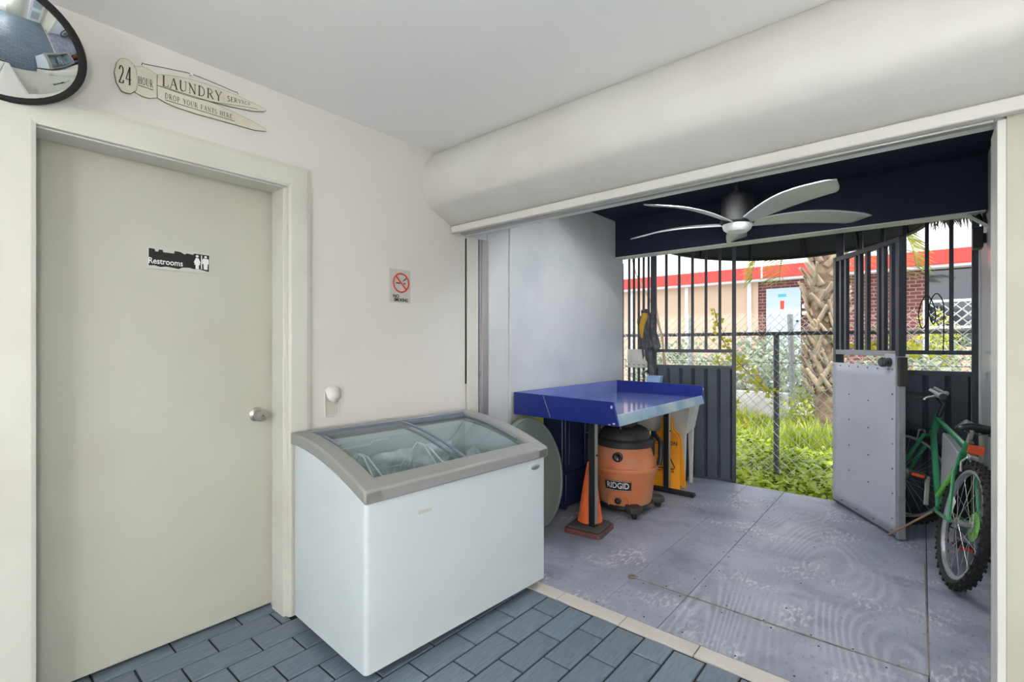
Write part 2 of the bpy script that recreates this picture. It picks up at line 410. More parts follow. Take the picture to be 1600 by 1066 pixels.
for x in (-2.058, -1.048, -.048): MB().box(x+.001, -3.08, .341, x+.965, -3.074, 2.259).build('added_window_pane', M['glass'], wn1)
struct(MB().box(-30, -30, -.36, 25, -3.15, -.14), 'bounce_ground', M['asphalt'], label='unseen pale ground added to bounce sunlight through the back window')  # pale ground added to throw sunlight up onto the ceiling
b = MB(); b.box(.197, 2.10, -.1, 1.3, 2.30, 2.45)
struct(b, 'wall_front', M['pier'], label='cream wall pier right of the shutter opening')
b = MB(); b.box(-2.45, 2.12, 1.945, .31, 2.185, 2.7)
struct(b, 'wall_lintel', M['whiteedge'], label='lintel over the shutter opening')
floor = struct(MB().box(-2.6, -3, -.15, 1.3, 1.955, -.006), 'floor', M['grout'], label='slate blue tiled floor with dark grout')
# tiles in running bond: rows along y, 128.5 mm by 254 mm
ROW, LEN, GAP = .1285, .254, .008
def tile_mesh(L, W):
    t = MB(); c = .0025
    t.hexa([(0,0,-.012),(W,0,-.012),(W,L,-.012),(0,L,-.012)], [(0,0,-c),(W,0,-c),(W,L,-c),(0,L,-c)])
    t.v[4:] = [(0,0,-c),(W,0,-c),(W,L,-c),(0,L,-c)]
    n = len(t.v); t.v += [(c,c,0),(W-c,c,0),(W-c,L-c,0),(c,L-c,0)]
    t.f = [f for f in t.f if f != (4,5,6,7)]+[(8,9,10,11),(4,5,9,8),(5,6,10,9),(6,7,11,10),(7,4,8,11)]
    return t
cache = {}; rest = MB(); nt_ = 0
for r in range(-8, 20):
    x0 = -1.4155+ROW*r; W = ROW-GAP
    if x0 < -2.6: continue
    if x0+W > 1.1: W = 1.1-x0
    if W < .02: continue
    off = (1.312 if r % 2 == 0 else 1.437)+.0085*max(0, -r)
    k0 = math.floor((-3-off)/LEN)
    for k in range(k0, 30):
        y0 = off+k*LEN+GAP/2; y1 = y0+LEN-GAP
        y0, y1 = max(y0, -3), min(y1, 1.950)
        if x0 < XW-.005 and (y0 < .2 or y1 > 1.03):
            if y1 < .2 or y0 > 1.03: continue
            y0, y1 = max(y0, .2), min(y1, 1.03)
        if y1-y0 < .012: continue
        key = (round(y1-y0, 3), round(W, 3))
        if y0 > -.45 and nt_ < 295:
            if key not in cache: cache[key] = tile_mesh(*key).mesh('tile', M['tile'])
            o = place('tile', cache[key], floor); o.location = (x0, y0, 0); nt_ += 1
        else:
            t = tile_mesh(*key); n = len(rest.v)
            rest.v += [(p[0]+x0, p[1]+y0, p[2]) for p in t.v]; rest.f += [tuple(i+n for i in f) for f in t.f]
o = rest.build('tile_field', M['tile'], floor); o['kind'] = 'stuff'
# threshold of pale tiles
th = struct(MB().box(-2.24, 1.952, -.15, 1.1, 2.042, -.007), 'trim_1', M['grout'], label='pale tile threshold under the roller shutter')
xs = [-2.05, -1.71, -1.373, -1.035, -.703, -.37, -.035, .30, .64, .98]
for a_, b_ in zip([-2.24]+xs, xs+[1.1]):
    MB().box(a_+.002, 1.955, -.02, b_-.002, 2.040, .002).build('threshold_tile', M['thresh'], th, .002)
# door with casing
d1 = struct(MB().box(-2.43, .2, .012, -2.387, 1.03, 2.03), 'door_1', M['door'], bevel=.003, label='closed flush cream restroom door')
struct(MB().box(-2.60, .19, -.1, -2.45, 1.04, 2.1), 'wall_behind_door', M['navy'])
k = MB(); fr = (Vector((1,0,0)), Vector((0,1,0)), Vector((0,0,1)))
k.lathe([(.033, 0), (.033, .006), (.028, .010), (.012, .012), (.011, .032), (.020, .036), (.029, .046), (.030, .058), (.024, .068), (.008, .072), (0.0001, .072)], 28, (-2.387, .957, .926), fr)
kn = k.build('door_knob', M['steel'], d1)
MB().box(-2.3155, .954, .9245, -2.3135, .960, .9275).build('key_slot', M['blackm'], kn)
struct(MB().box(-2.36, 1.015, -.01, -2.24, 1.032, 2.0), 'trim_2', M['trim'], bevel=.003, label='inner jamb strip of the cream door')
struct(MB().box(-2.36, .198, 1.975, -2.24, 1.03, 1.995), 'trim_3', M['trim'], bevel=.003)
prof = [(0, 0), (.022, 0), (.026, .012), (.026, .085), (.020, .105), (0, .110)]     # casing section: out from wall, across
def casing(name, axis, u0, u1, v0, sgn, mit0, mit1):
    b = MB(); n = len(prof); vs = []
    for u, mt in ((u0, mit0), (u1, mit1)):
        for h, a in prof:
            uu = u+mt*a
            if axis == 'z': vs.append((XW+h, v0+sgn*a, uu))
            else: vs.append((XW+h, uu, v0+sgn*a))
    b.add(vs, [tuple(range(n)), tuple(range(n, 2*n))]+[(i, (i+1) % n, (i+1) % n+n, i+n) for i in range(n)])
    o = b.build(name, M['trim'], sharp=8); o['kind'] = 'structure'; return o
casing('trim_4', 'z', 0, 1.98, 1.03, 1, 0, 1)
casing('trim_5', 'z', 0, 1.98, .2, -1, 0, 1)
casing('trim_6', 'y', .2, 1.03, 1.98, 1, -1, 1)
struct(MB().box(XW, .055, 0, XW+.02, .086, 2.405), 'trim_7', M['trim'], bevel=.003)
# shutter guides at the left end of the opening
g = struct(MB().box(-2.45, 2.188, 0, XW+.012, 2.285, 1.95), 'trim_8', M['trim'], bevel=.003, label='cream shutter guide post')
MB().box(-2.30, 2.174, 1.0, XW+.0015, 2.1875, 1.935).build('dark_gap', M['black'], g)
MB().box(-2.45, 2.285, 0, XW-.03, 2.312, 1.95).build('guide_channel', M['alu'], g)
MB().box(-2.45, 2.312, 0, XW-.004, 2.330, 1.95).build('guide_lip', M['sheetframe'], g)
MB().box(-2.45, 2.330, 0, XW+.002, 2.395, 1.95).build('guide_cover', M['alu'], g, .003)
g2 = struct(MB().box(.176, 2.102, 0, .197, 2.275, 1.945), 'trim_9', M['whiteedge'], bevel=.002, label='white shutter guide on the right pier')
# roller shutter housing: rounded hood under the ceiling
sh = thing('roller_shutter', 'long cream rounded roller shutter housing hung under the ceiling', 'roller shutter', (-.5, 2.0, 1.944), world=True)
hp = [(2.06, 1.988), (1.885, 2.066), (1.862, 2.085), (1.843, 2.115), (1.829, 2.155), (1.8225, 2.20), (1.824, 2.245), (1.833, 2.29), (1.848, 2.325), (1.870, 2.358), (1.895, 2.385), (1.925, 2.404)]
hp += [(2.12, 2.405), (2.12, 1.984)]
MB().prism(hp, lambda a, c, t: (t, a, c), XW+.001, 1.1).build('hood', M['house'], sh, sharp=22)
MB().box(XW+.004, 2.045, 1.944, 1.099, 2.085, 1.988).build('bottom_rail', M['house'], sh, .006)
MB().box(XW+.05, 2.086, 1.936, .17, 2.118, 1.972).build('shutter_slat', M['alu'], sh, .004)
# ------------------------------------------------------------------ the setting: porch
b = MB(); b.box(-2.45, 2.186, 1.951, XW-.012, 2.395, 2.6); b.box(-2.45, 2.395, -.1, XW-.012, 2.62, 2.6); b.box(-2.45, 2.62, -.1, XW, 4.33, 2.6)
struct(b, 'wall_porch_left', M['porchwall'], bevel=.006, label='glossy grey painted porch wall')
struct(MB().box(.31, 2.25, -.1, .5, 4.62, 2.6), 'wall_porch_right', M['porchwhite'], label='white painted porch wall behind the bicycle')
struct(MB().box(-2.6, 2.186, 2.43, .6, 4.45, 2.7), 'ceiling_porch', M['navy'], label='dark navy porch ceiling')
bm_ = struct(MB().box(-2.45, 4.17, 2.087, .5, 4.31, 2.5), 'beam', M['navy'], label='navy beam across the porch front')
MB().box(-2.44, 4.172, 2.079, .30, 4.312, 2.0865).build('lit_beam_underside', M['whiteedge'], bm_)  # white strip paints in the daylight on the beam's underside
fp = struct(MB().box(-2.45, 2.042, -.15, .5, 4.66, -.012), 'floor_porch', M['grout'], label='worn blue grey painted plywood porch floor')
def panel(x0, y0, x1, y1, m, g=.0016):
    o = MB().box(x0+g, y0+g, -.02, x1-g, y1-g, 0).build('floor_panel', M[m], fp, .0012); return o
panel(-2.24, 2.044, -1.187, 4.63, 'ply', .0006); panel(-1.187, 2.402, -.892, 4.63, 'ply'); panel(-1.187, 2.044, -.892, 2.402, 'ply')
panel(-.892, 2.402, .02, 4.63, 'plyg'); panel(-.892, 2.044, .02, 2.402, 'plyg'); panel(.02, 2.044, .31, 4.63, 'ply')
MB().bar((-1.18, 2.402, .001), (.02, 2.408, .001), .006, .004).build('floor_strip', M['rust'], fp)
MB().bar((.021, 2.41, .001), (.012, 3.62, .001), .006, .004).build('floor_strip', M['rust'], fp)
rg = MB(); rg.torus((-1.19, 2.402, .006), .018, .005, 'z', 20, 8); rg.build('ring_pull', M['rust'], fp)
scr = MB()
scr.lathe([(.004, 0), (.004, .0015), (.0001, .002)], 8)
sm = scr.mesh('floor_screw', M['blackm'])
rs = random.Random(3)
sp = [(-1.16+.155*i, 2.425) for i in range(8)]+[(-1.12+.2*i, 2.37) for i in range(6)]+[(-.865, 2.55+.22*i) for i in range(9)]+[(-.92, 2.6+.22*i) for i in range(9)]+[(-1.2+.21*i, 2.075) for i in range(7)]+[(-.5, 2.6+.3*i) for i in range(6)]
for x, y in sp:
    o = place('floor_screw', sm, fp); o.location = (x+rs.uniform(-.02, .02), y+rs.uniform(-.015, .015), 0)

# back of the room (seen in the mirror): two doors on the right-hand wall
d2 = struct(MB().box(1.06, 1.05, .01, 1.098, 1.86, 2.03), 'door_2', M['whitem'], bevel=.003, label='white panelled door on the right wall')
for z0, z1 in ((.25, .85), (1.1, 1.85)):
    MB().box(1.05, 1.2, z0, 1.061, 1.71, z1).build('door_panel', M['doorb'], d2, .004)
MB().lathe([(.03, 0), (.03, .006), (.012, .01), (.012, .03), (.028, .04), (.026, .06), (.0001, .064)], 20, (1.06, 1.12, .95), (Vector((-1,0,0)), Vector((0,1,0)), Vector((0,0,1)))).build('door_knob', M['steel'], d2)
d3 = struct(MB().box(1.06, -.1, .01, 1.098, .72, 2.03), 'door_3', M['door'], bevel=.003, label='cream door on the right wall')
MB().lathe([(.03, 0), (.03, .006), (.012, .01), (.012, .03), (.028, .04), (.026, .06), (.0001, .064)], 20, (1.06, .62, .95), (Vector((-1,0,0)), Vector((0,1,0)), Vector((0,0,1)))).build('door_knob', M['steel'], d3)

# unseen tube lamp added behind the camera to light the room
def added_ceiling_lamp(x, y, L, label):
    t = thing('added_ceiling_light', label, 'added ceiling light', (x, y, 2.405), 0, 'added unseen room lights', world=True)
    MB().box(x-L/2, y-.03, 2.035, x+L/2, y+.03, 2.07).build('batten', M['white'], t, .004)
    for dx in (-.35*L, .35*L): MB().tube([(x+dx, y, 2.07), (x+dx, y, 2.404)], .006, 8).build('hanger_rod', M['white'], t)
    for s in (-1, 1):
        MB().tube([(x-L/2+.02, y+s*.075, 2.025), (x+L/2-.02, y+s*.075, 2.025)], .019, 12).build('tube', M['lamp'], t)
        for e_ in (-1, 1): MB().box(x+e_*(L/2-.012)-.01, y+s*.07-.035, 2.0, x+e_*(L/2-.012)+.01, y+s*.07+.035, 2.05).build('tube_holder', M['white'], t)
added_ceiling_lamp(-.75, -1.5, 1.2, 'unseen fluorescent light added at the far back of the room')
def added_sconce(x, y, z, label):  # globe lamps added out of frame to brighten ceiling and walls
    t = thing('added_wall_lamp', label, 'added wall lamp', (x, y, z), 0, 'globe lamps added on the right wall', world=True)
    MB().lathe([(.0001, 0), (.06, 0), (.06, .015), (.02, .02), (.02, .06), (.0001, .06)], 20, (1.0995, y, z), (Vector((-1,0,0)), Vector((0,1,0)), Vector((0,0,1)))).build('wall_plate', M['white'], t)
    MB().ball((x, y, z), .12, .12, .12, 20, 14).build('globe', M['globe'], t)
added_sconce(.93, -.32, 1.15, 'globe lamp added beside the cream door to brighten the room')
added_sconce(.93, -2.1, 1.15, 'globe lamp added near the back window to brighten the room')
def added_porch_lamp(x, y, L):  # lamp added out of sight to lift the porch brightness
    t = thing('added_porch_tube_light', 'unseen tube light added behind the shutter lintel to brighten the porch', 'added ceiling light', (x, y, 2.43), world=True)
    MB().box(x-L/2, y-.03, 2.39, x+L/2, y+.03, 2.4295).build('batten', M['white'], t, .003)
    MB().tube([(x-L/2+.02, y, 2.355), (x+L/2-.02, y, 2.355)], .019, 12).build('tube', M['plamp'], t)
    for s, zw in ((-1, 2.272), (1, 2.315)): MB().hexa([(x-L/2, y+s*.085-.002, zw), (x+L/2, y+s*.085-.002, zw), (x+L/2, y+s*.085+.002, zw), (x-L/2, y+s*.085+.002, zw)], [(x-L/2, y+s*.028-.002, 2.3895), (x+L/2, y+s*.028-.002, 2.3895), (x+L/2, y+s*.028+.002, 2.3895), (x-L/2, y+s*.028+.002, 2.3895)]).build('spill_baffle', M['white'], t)  # wings added to keep this lamp's spill off the room wall
    for e_ in (-1, 1): MB().box(x+e_*(L/2-.012)-.01, y-.025, 2.33, x+e_*(L/2-.012)+.01, y+.025, 2.3895).build('tube_holder', M['white'], t)
added_porch_lamp(-1.0, 2.92, 1.2)
# ------------------------------------------------------------------ convex mirror
mc = Vector((-2.06, .10, 2.146)); az, el = R(-14), R(-54)
n = Vector((math.cos(el)*math.cos(az), math.cos(el)*math.sin(az), math.sin(el))); a = Vector((0,0,1)).cross(n).normalized(); b2 = n.cross(a)
mr = thing('convex_mirror', 'round convex safety mirror with black rubber rim above the door corner', 'mirror', tuple(mc), world=True)
SG = .07; Rs = (.19**2+SG**2)/(2*SG)
pr = [(.19*(1-i/14), math.sqrt(Rs*Rs-(.19*(1-i/14))**2)-(Rs-SG)) for i in range(14)]+[(.0001, SG)]
MB().lathe(pr, 48, mc, (n, a, b2)).build('mirror_dome', M['mirror'], mr, sharp=80)
MB().tube([mc+(a*math.cos(2*PI*i/56)+b2*math.sin(2*PI*i/56))*.191-n*.002 for i in range(56)], .0115, 10, closed=True).build('rim', M['rubber'], mr)
MB().lathe([(.185, -.008), (.185, -.003)], 40, mc, (n, a, b2)).build('back_plate', M['black'], mr)
MB().tube([mc-n*.008, mc-n*.06, (XW+.002, .13, 2.25)], .01, 8).build('bracket', M['blackm'], mr)

# ------------------------------------------------------------------ clothes-peg shaped laundry sign
SX = XW+.009
ls = thing('laundry_sign', 'cream wooden laundry service sign shaped like a clothes peg, hung by wire', 'sign', (XW, .67, 2.18), world=True)
head = [(.431,2.303),(.448,2.303),(.460,2.292),(.469,2.273),(.473,2.232),(.469,2.2),(.452,2.181),(.438,2.178),(.424,2.18),(.409,2.205),(.403,2.24),(.410,2.279),(.419,2.296)]
mid = [(.462,2.289),(.487,2.298),(.509,2.296),(.533,2.287),(.533,2.198),(.509,2.186),(.487,2.185),(.464,2.192)]
upper = [(.533,2.287),(.562,2.299),(.600,2.308),(.645,2.316),(.700,2.320),(.758,2.322),(.818,2.318),(.881,2.311),(.934,2.303),(.936,2.296),(.925,2.288),(.881,2.274),(.798,2.261),(.721,2.2525),(.533,2.245)]
lower = [(.533,2.245),(.721,2.2515),(.798,2.244),(.881,2.230),(.939,2.212),(.936,2.204),(.89,2.193),(.818,2.190),(.739,2.187),(.663,2.183),(.60,2.184),(.56,2.189),(.533,2.198)]
def grow(poly, e):
    cy = sum(p[0] for p in poly)/len(poly); cz = sum(p[1] for p in poly)/len(poly)
    out = []
    for i, p in enumerate(poly):
        q, r_ = poly[i-1], poly[(i+1) % len(poly)]
        tx, tz = r_[0]-q[0], r_[1]-q[1]; L = math.hypot(tx, tz) or 1
        out.append((p[0]-tz/L*e, p[1]+tx/L*e))
    return out
for nm, poly, dx in (('sign_head', head, .003), ('sign_neck', mid, 0), ('upper_prong', upper, .001), ('lower_prong', lower, .001)):
    MB().prism(poly, lambda y, z, t: (t, y, z), XW+.003, SX+dx-.001).build(nm, M['signedge'], ls)
    MB().prism(grow(poly, -.0018), lambda y, z, t: (t, y, z), SX+dx-.001, SX+dx).build(nm+'_face', M['sign'], ls)
# serif lettering made of strokes
T_, N_ = .085, .035
def arc(cx, cy, rx, ry, a0, a1, n=10): return [(cx+rx*math.cos(R(a0+(a1-a0)*i/n)), cy+ry*math.sin(R(a0+(a1-a0)*i/n))) for i in range(n+1)]
def sf(x, y, h=.11): return ([(x-h, y), (x+h, y)], N_)
GL = {
 'L': (.62, [([(.17,0),(.17,1)], T_), sf(.17,1), ([(.05,.02),(.58,.02),(.60,.25)], N_)]),
 'A': (.78, [([(.08,0),(.38,1)], N_), ([(.38,1),(.68,0)], T_), ([(.2,.36),(.56,.36)], N_), sf(.08,0), sf(.68,0)]),
 'U': (.80, [([(.16,1),(.16,.3)]+arc(.4,.3,.24,.29,180,270,6), T_), (arc(.4,.3,.26,.29,270,360,6)+[(.66,1)], N_), sf(.16,1), sf(.66,1)]),
 'N': (.84, [([(.16,0),(.16,1)], N_), ([(.12,1),(.68,0)], T_), ([(.68,0),(.68,1)], N_), sf(.16,0), sf(.68,1), sf(.1,1,.08)]),
 'D': (.80, [([(.17,0),(.17,1)], T_), ([(.05,1),(.3,1)]+arc(.3,.5,.38,.5,90,-90,12)+[(.05,0)], N_*1.5)]),
 'R': (.78, [([(.17,0),(.17,1)], T_), ([(.05,1),(.34,1)]+arc(.34,.75,.24,.25,90,-90,10)+[(.17,.5)], N_*1.3), ([(.34,.5),(.68,0)], T_), sf(.17,0), sf(.7,0,.06)]),
 'Y': (.76, [([(.08,1),(.38,.45)], T_), ([(.68,1),(.38,.45)], N_), ([(.38,.48),(.38,0)], T_), sf(.08,1), sf(.68,1), sf(.38,0)]),
 'S': (.62, [(arc(.3,.74,.22,.25,30,270,10)+arc(.3,.25,.24,.25,90,-150,10), T_*.85)]),
 'E': (.64, [([(.17,0),(.17,1)], T_), ([(.05,1),(.56,1),(.56,.8)], N_), ([(.17,.52),(.45,.52)], N_), ([(.05,0),(.58,0),(.6,.22)], N_)]),
 'V': (.76, [([(.08,1),(.38,0)], T_), ([(.38,0),(.68,1)], N_), sf(.08,1), sf(.68,1)]),
 'I': (.36, [([(.17,0),(.17,1)], T_), sf(.17,0), sf(.17,1)]),
 'C': (.72, [(arc(.38,.5,.28,.5,40,320,16), T_*.8)]),
 'O': (.80, [(arc(.38,.5,.30,.5,0,360,20), T_*.8)]),
 'P': (.70, [([(.17,0),(.17,1)], T_), ([(.05,1),(.34,1)]+arc(.34,.73,.24,.27,90,-90,10)+[(.17,.46)], N_*1.3), sf(.17,0)]),
 'T': (.70, [([(.34,0),(.34,1)], T_), ([(.04,.8),(.05,1),(.63,1),(.64,.8)], N_), sf(.34,0)]),
 'H': (.84, [([(.17,0),(.17,1)], T_), ([(.65,0),(.65,1)], T_), ([(.17,.52),(.65,.52)], N_), sf(.17,0), sf(.17,1), sf(.65,0), sf(.65,1)]),
 '2': (.66, [(arc(.3,.74,.2,.26,170,-20,10)+[(.08,.03)], T_*.8), ([(.06,.04),(.52,.04),(.54,.2)], T_*.8)]),
 '4': (.70, [([(.44,0),(.44,1)], T_), ([(.44,1),(.05,.3),(.6,.3)], N_*1.4), sf(.44,0)]),
 ' ': (.45, [])}
def serif(name, s, p0, p1, h0, h1, x, wt=.8):
    """string along p0->p1 (y, z baseline), letter height h0 growing to h1"""
    tot = sum(GL[ch][0]+.10 for ch in s)-.10; b = MB(); u = 0
    for ch in s:
        wd, st = GL[ch]
        for pts, hw in st:
            q = []
            for (px, py) in pts:
                f = (u+px)/tot; h = h0+(h1-h0)*f
                q.append((p0[0]+(p1[0]-p0[0])*f, p0[1]+(p1[1]-p0[1])*f+py*h, hw*h*wt))
            for A, B in zip(q[:-1], q[1:]):
                dy, dz = B[0]-A[0], B[1]-A[1]; L = math.hypot(dy, dz) or 1; ny, nz_ = -dz/L, dy/L
                i = len(b.v)
                for xx in (x, x+.0006):
                    b.v += [(xx, A[0]+ny*A[2], A[1]+nz_*A[2]), (xx, A[0]-ny*A[2], A[1]-nz_*A[2]), (xx, B[0]-ny*B[2], B[1]-nz_*B[2]), (xx, B[0]+ny*B[2], B[1]+nz_*B[2])]
                b.f += [(i, i+1, i+2, i+3), (i+4, i+5, i+6, i+7), (i, i+1, i+5, i+4), (i+1, i+2, i+6, i+5), (i+2, i+3, i+7, i+6), (i+3, i, i+4, i+7)]
        u += wd+.10
    return b.build(name, M['ink'], ls)
serif('lettering', '24', (.415, 2.206), (.455, 2.212), .064, .066, SX+.0031, .42)
serif('lettering', 'HOUR', (.474, 2.228), (.520, 2.230), .028, .028, SX+.0002, .45)
serif('lettering', 'LAUNDRY', (.547, 2.249), (.757, 2.269), .041, .038, SX+.0012, .66)
serif('lettering', 'SERVICE', (.777, 2.279), (.870, 2.296), .022, .010, SX+.0012)
serif('lettering', 'DROP YOUR PANTS HERE', (.557, 2.206), (.796, 2.210), .020, .018, SX+.0012, .6)
for A, B in (((.474, 2.222), (.520, 2.222)), ((.558, 2.199), (.805, 2.2035))):
    MB().bar((SX+.0015, A[0], A[1]), (SX+.0015, B[0], B[1]), .0016, .0018).build('ruled_line', M['ink'], ls)
MB().tube([(SX+.0012, *p) for p in ((.542,2.2455),(.60,2.2435),(.663,2.2445),(.719,2.2535),(.798,2.270),(.86,2.283),(.899,2.290))], .0009, 5).build('ruled_line', M['ink'], ls)
MB().tube([(SX+.003, .484, 2.300), (SX+.004, .486, 2.309), (SX+.004, .494, 2.308), (SX+.003, .56, 2.322), (XW+.012, .645, 2.337), (SX+.003, .73, 2.334), (SX+.003, .808, 2.328), (SX+.004, .814, 2.331), (SX+.004, .819, 2.322)], .0011, 6).build('hanging_wire', M['blackm'], ls)
MB().lathe([(.003, 0), (.003, .014), (.006, .015), (.006, .017), (.0001, .018)], 10, (XW, .645, 2.334), fr).build('nail', M['white'], ls)

# ------------------------------------------------------------------ restroom sign on the door
DX = -2.387
rsn = thing('restroom_sign', 'small black restrooms plate with white figures, peeling edges, on door', 'sign', (DX, .645, 1.57), world=True)
MB().box(DX, .533, 1.563, DX+.0025, .762, 1.652).build('backing', M['peel'], rsn)
edge = [(.541,1.574),(.56,1.577),(.58,1.572),(.60,1.576),(.62,1.574),(.645,1.571),(.658,1.579),(.685,1.581),(.70,1.577),(.715,1.581),(.73,1.577),(.757,1.571),(.758,1.643),(.70,1.644),(.698,1.638),(.675,1.641),(.665,1.635),(.652,1.643),(.63,1.645),(.628,1.634),(.590,1.634),(.588,1.643),(.575,1.643),(.573,1.634),(.563,1.634),(.56,1.644),(.541,1.644)]
MB().prism(edge, lambda y, z, t: (t, y, z), DX+.0025, DX+.0035).build('black_plate', M['signblk'], rsn)
W3 = lambda cx, cy, X: (lambda u, v, t: Vector((X+t, cx+u, cy+v)))
text('lettering', 'Restrooms', .034, M['white'], rsn, W3(.599, 1.594, DX+.0042), .80, .0004)
def figure(cy, dress):
    b = MB(); F_ = lambda y, z, t: (t, y, z); x0, x1 = DX+.0035, DX+.0045
    b.prism([(cy+.0055*math.cos(2*PI*i/12), 1.634+.0055*math.sin(2*PI*i/12)) for i in range(12)], F_, x0, x1)
    if dress: b.prism([(cy-.005,1.626),(cy+.005,1.626),(cy+.013,1.606),(cy+.009,1.605),(cy+.011,1.597),(cy+.006,1.597),(cy+.006,1.580),(cy-.006,1.580),(cy-.006,1.597),(cy-.011,1.597),(cy-.009,1.605),(cy-.013,1.606)], F_, x0, x1)
    else: b.prism([(cy-.009,1.627),(cy+.009,1.627),(cy+.012,1.622),(cy+.012,1.604),(cy+.008,1.604),(cy+.007,1.580),(cy-.007,1.580),(cy-.008,1.604),(cy-.012,1.604),(cy-.012,1.622)], F_, x0, x1)
    b.build('figure', M['white'], rsn)
figure(.712, True); figure(.744, False)
MB().box(DX+.0035, .7265, 1.581, DX+.0045, .7305, 1.640).build('divider', M['white'], rsn)

# ------------------------------------------------------------------ no smoking sign
ns = thing('no_smoking_sign', 'small grey no smoking sign with red circle on cream wall', 'sign', (XW, 1.665, 1.485), world=True)
MB().box(XW+.0005, 1.596, 1.487, XW+.003, 1.738, 1.675).build('plate', M['signgrey'], ns, .001)
cy, cz = 1.672, 1.600
MB().tube([(XW+.004, cy+.052*math.cos(2*PI*i/40), cz+.052*math.sin(2*PI*i/40)) for i in range(40)], .0045, 6, closed=True).build('red_ring', M['red'], ns)
MB().bar((XW+.004, cy-.037, cz+.037), (XW+.004, cy+.037, cz-.037), .003, .009, (0,1,1)).build('red_slash', M['red'], ns)
MB().box(XW+.003, cy-.034, cz-.006, XW+.004, cy-.006, cz+.001).build('cigarette', M['ink'], ns)
MB().box(XW+.003, cy+.018, cz-.006, XW+.004, cy+.030, cz+.001).build('cigarette', M['ink'], ns)
MB().tube([(XW+.0035, cy+.014+.022*math.sin(t*.5), cz+.012+.02*t/3) for t in (0,.7,1.4,2.1,2.8)], .003, 6).build('smoke_mark', M['ink'], ns)
text('lettering', 'NO', .026, M['ink'], ns, W3(1.638, 1.523, XW+.0036), 1.0, .0006)
text('lettering', 'SMOKING', .026, M['ink'], ns, W3(1.672, 1.503, XW+.0036), .82, .0006)
# torn wall plate
tp = thing('torn_wall_patch', 'torn paper patch over an old wall outlet above the freezer', 'wall patch', (XW, 1.257, .89), world=True)
MB().prism([(1.222,.900),(1.288,.904),(1.296,1.030),(1.262,1.036),(1.217,1.032)], lambda y, z, t: (t, y, z), XW+.0003, XW+.0020).build('recess_plate', M['patch'], tp)
MB().tube([(XW+.003, *p) for p in ((1.220,.898),(1.252,.894),(1.290,.901),(1.297,1.030),(1.280,1.036),(1.217,1.034),(1.216,.96))], .0035, 6, closed=True).build('torn_edge', M['wall'], tp)
fp_ = [(1.216,1.030),(1.232,1.045),(1.262,1.050),(1.285,1.042),(1.297,1.034),(1.294,.992),(1.276,.972),(1.258,.962),(1.236,.976),(1.220,.994)]
cF = (1.256, 1.008)
fl = MB(); fl.v = [(XW+.022, *cF)]+[(XW+.004+(.016 if p[1] < 1.0 else .002), *p) for p in fp_]; fl.f = [(0, i+1, (i+1) % len(fp_)+1) for i in range(len(fp_))]
o = fl.build('torn_flap', M['paper'], tp, sharp=60); sd = o.modifiers.new('thick', 'SOLIDIFY'); sd.thickness = .0018

# ------------------------------------------------------------------ display freezer
FZ = thing('chest_freezer', 'white display chest freezer with grey frame and curved glass lids', 'freezer', (-2.155, 1.022, 0), R(-2.6))
D, Wd = .615, 1.035
def top(x): return .845-.13*(max(0, x)/D)**1.9
xsn = [D*i/12 for i in range(13)]
# body: closed shell with a hollow
def shell(x0, x1, y0, y1, dz, zb):
    n = 12; P = [x0+(x1-x0)*i/n for i in range(n+1)]
    b = MB(); poly = [(x, top(x)+dz) for x in P]+[(x1, zb), (x0, zb)]
    b.prism(poly, lambda a, c, t: (a, t, c), y0, y1); return b
zb = .045; th_ = .055
bd = MB()
def ring(x0, x1, y0, y1, r, n=5):
    return [(cx_+r*math.cos(R(a0+90*i/n)), cy_+r*math.sin(R(a0+90*i/n))) for cx_, cy_, a0 in ((x1-r, y1-r, 0), (x0+r, y1-r, 90), (x0+r, y0+r, 180), (x1-r, y0+r, 270)) for i in range(n+1)]
def sub(P, k=8):
    out = []
    for i, p in enumerate(P):
        q = P[(i+1) % len(P)]; n = k if math.dist(p, q) > .2 else 1
        out += [(p[0]+(q[0]-p[0])*j/n, p[1]+(q[1]-p[1])*j/n) for j in range(n)]
    return out
oR = sub(ring(0, D, 0, Wd, .018)); iR = sub(ring(th_, D-th_, th_, Wd-th_, .012)); n_ = len(oR); assert len(iR) == n_
bd.v = [(x, y, zb) for x, y in oR]+[(x, y, top(x)-.033) for x, y in oR]+[(x, y, top(x)-.033) for x, y in iR]+[(x, y, .30) for x, y in iR]
for lv in range(3):
    for i in range(n_): j_ = (i+1) % n_; bd.f.append((lv*n_+i, lv*n_+j_, (lv+1)*n_+j_, (lv+1)*n_+i))
bd.f.append(tuple(range(n_))); bd.f.append(tuple(range(3*n_, 4*n_)))
bd.build('body', M['frz'], FZ)
ln = MB(); e = .003
ln.box(th_, th_+e, .30, th_+e, Wd-th_-e, top(0)-.06); ln.box(D-th_-e, th_+e, .30, D-th_, Wd-th_-e, top(D)-.05)
ln.box(th_, th_, .30, D-th_, th_+e, top(D)-.05); ln.box(th_, Wd-th_-e, .30, D-th_, Wd-th_, top(D)-.05); ln.box(th_, th_, .30, D-th_, Wd-th_, .304)
ln.build('liner', M['frzin'], FZ)
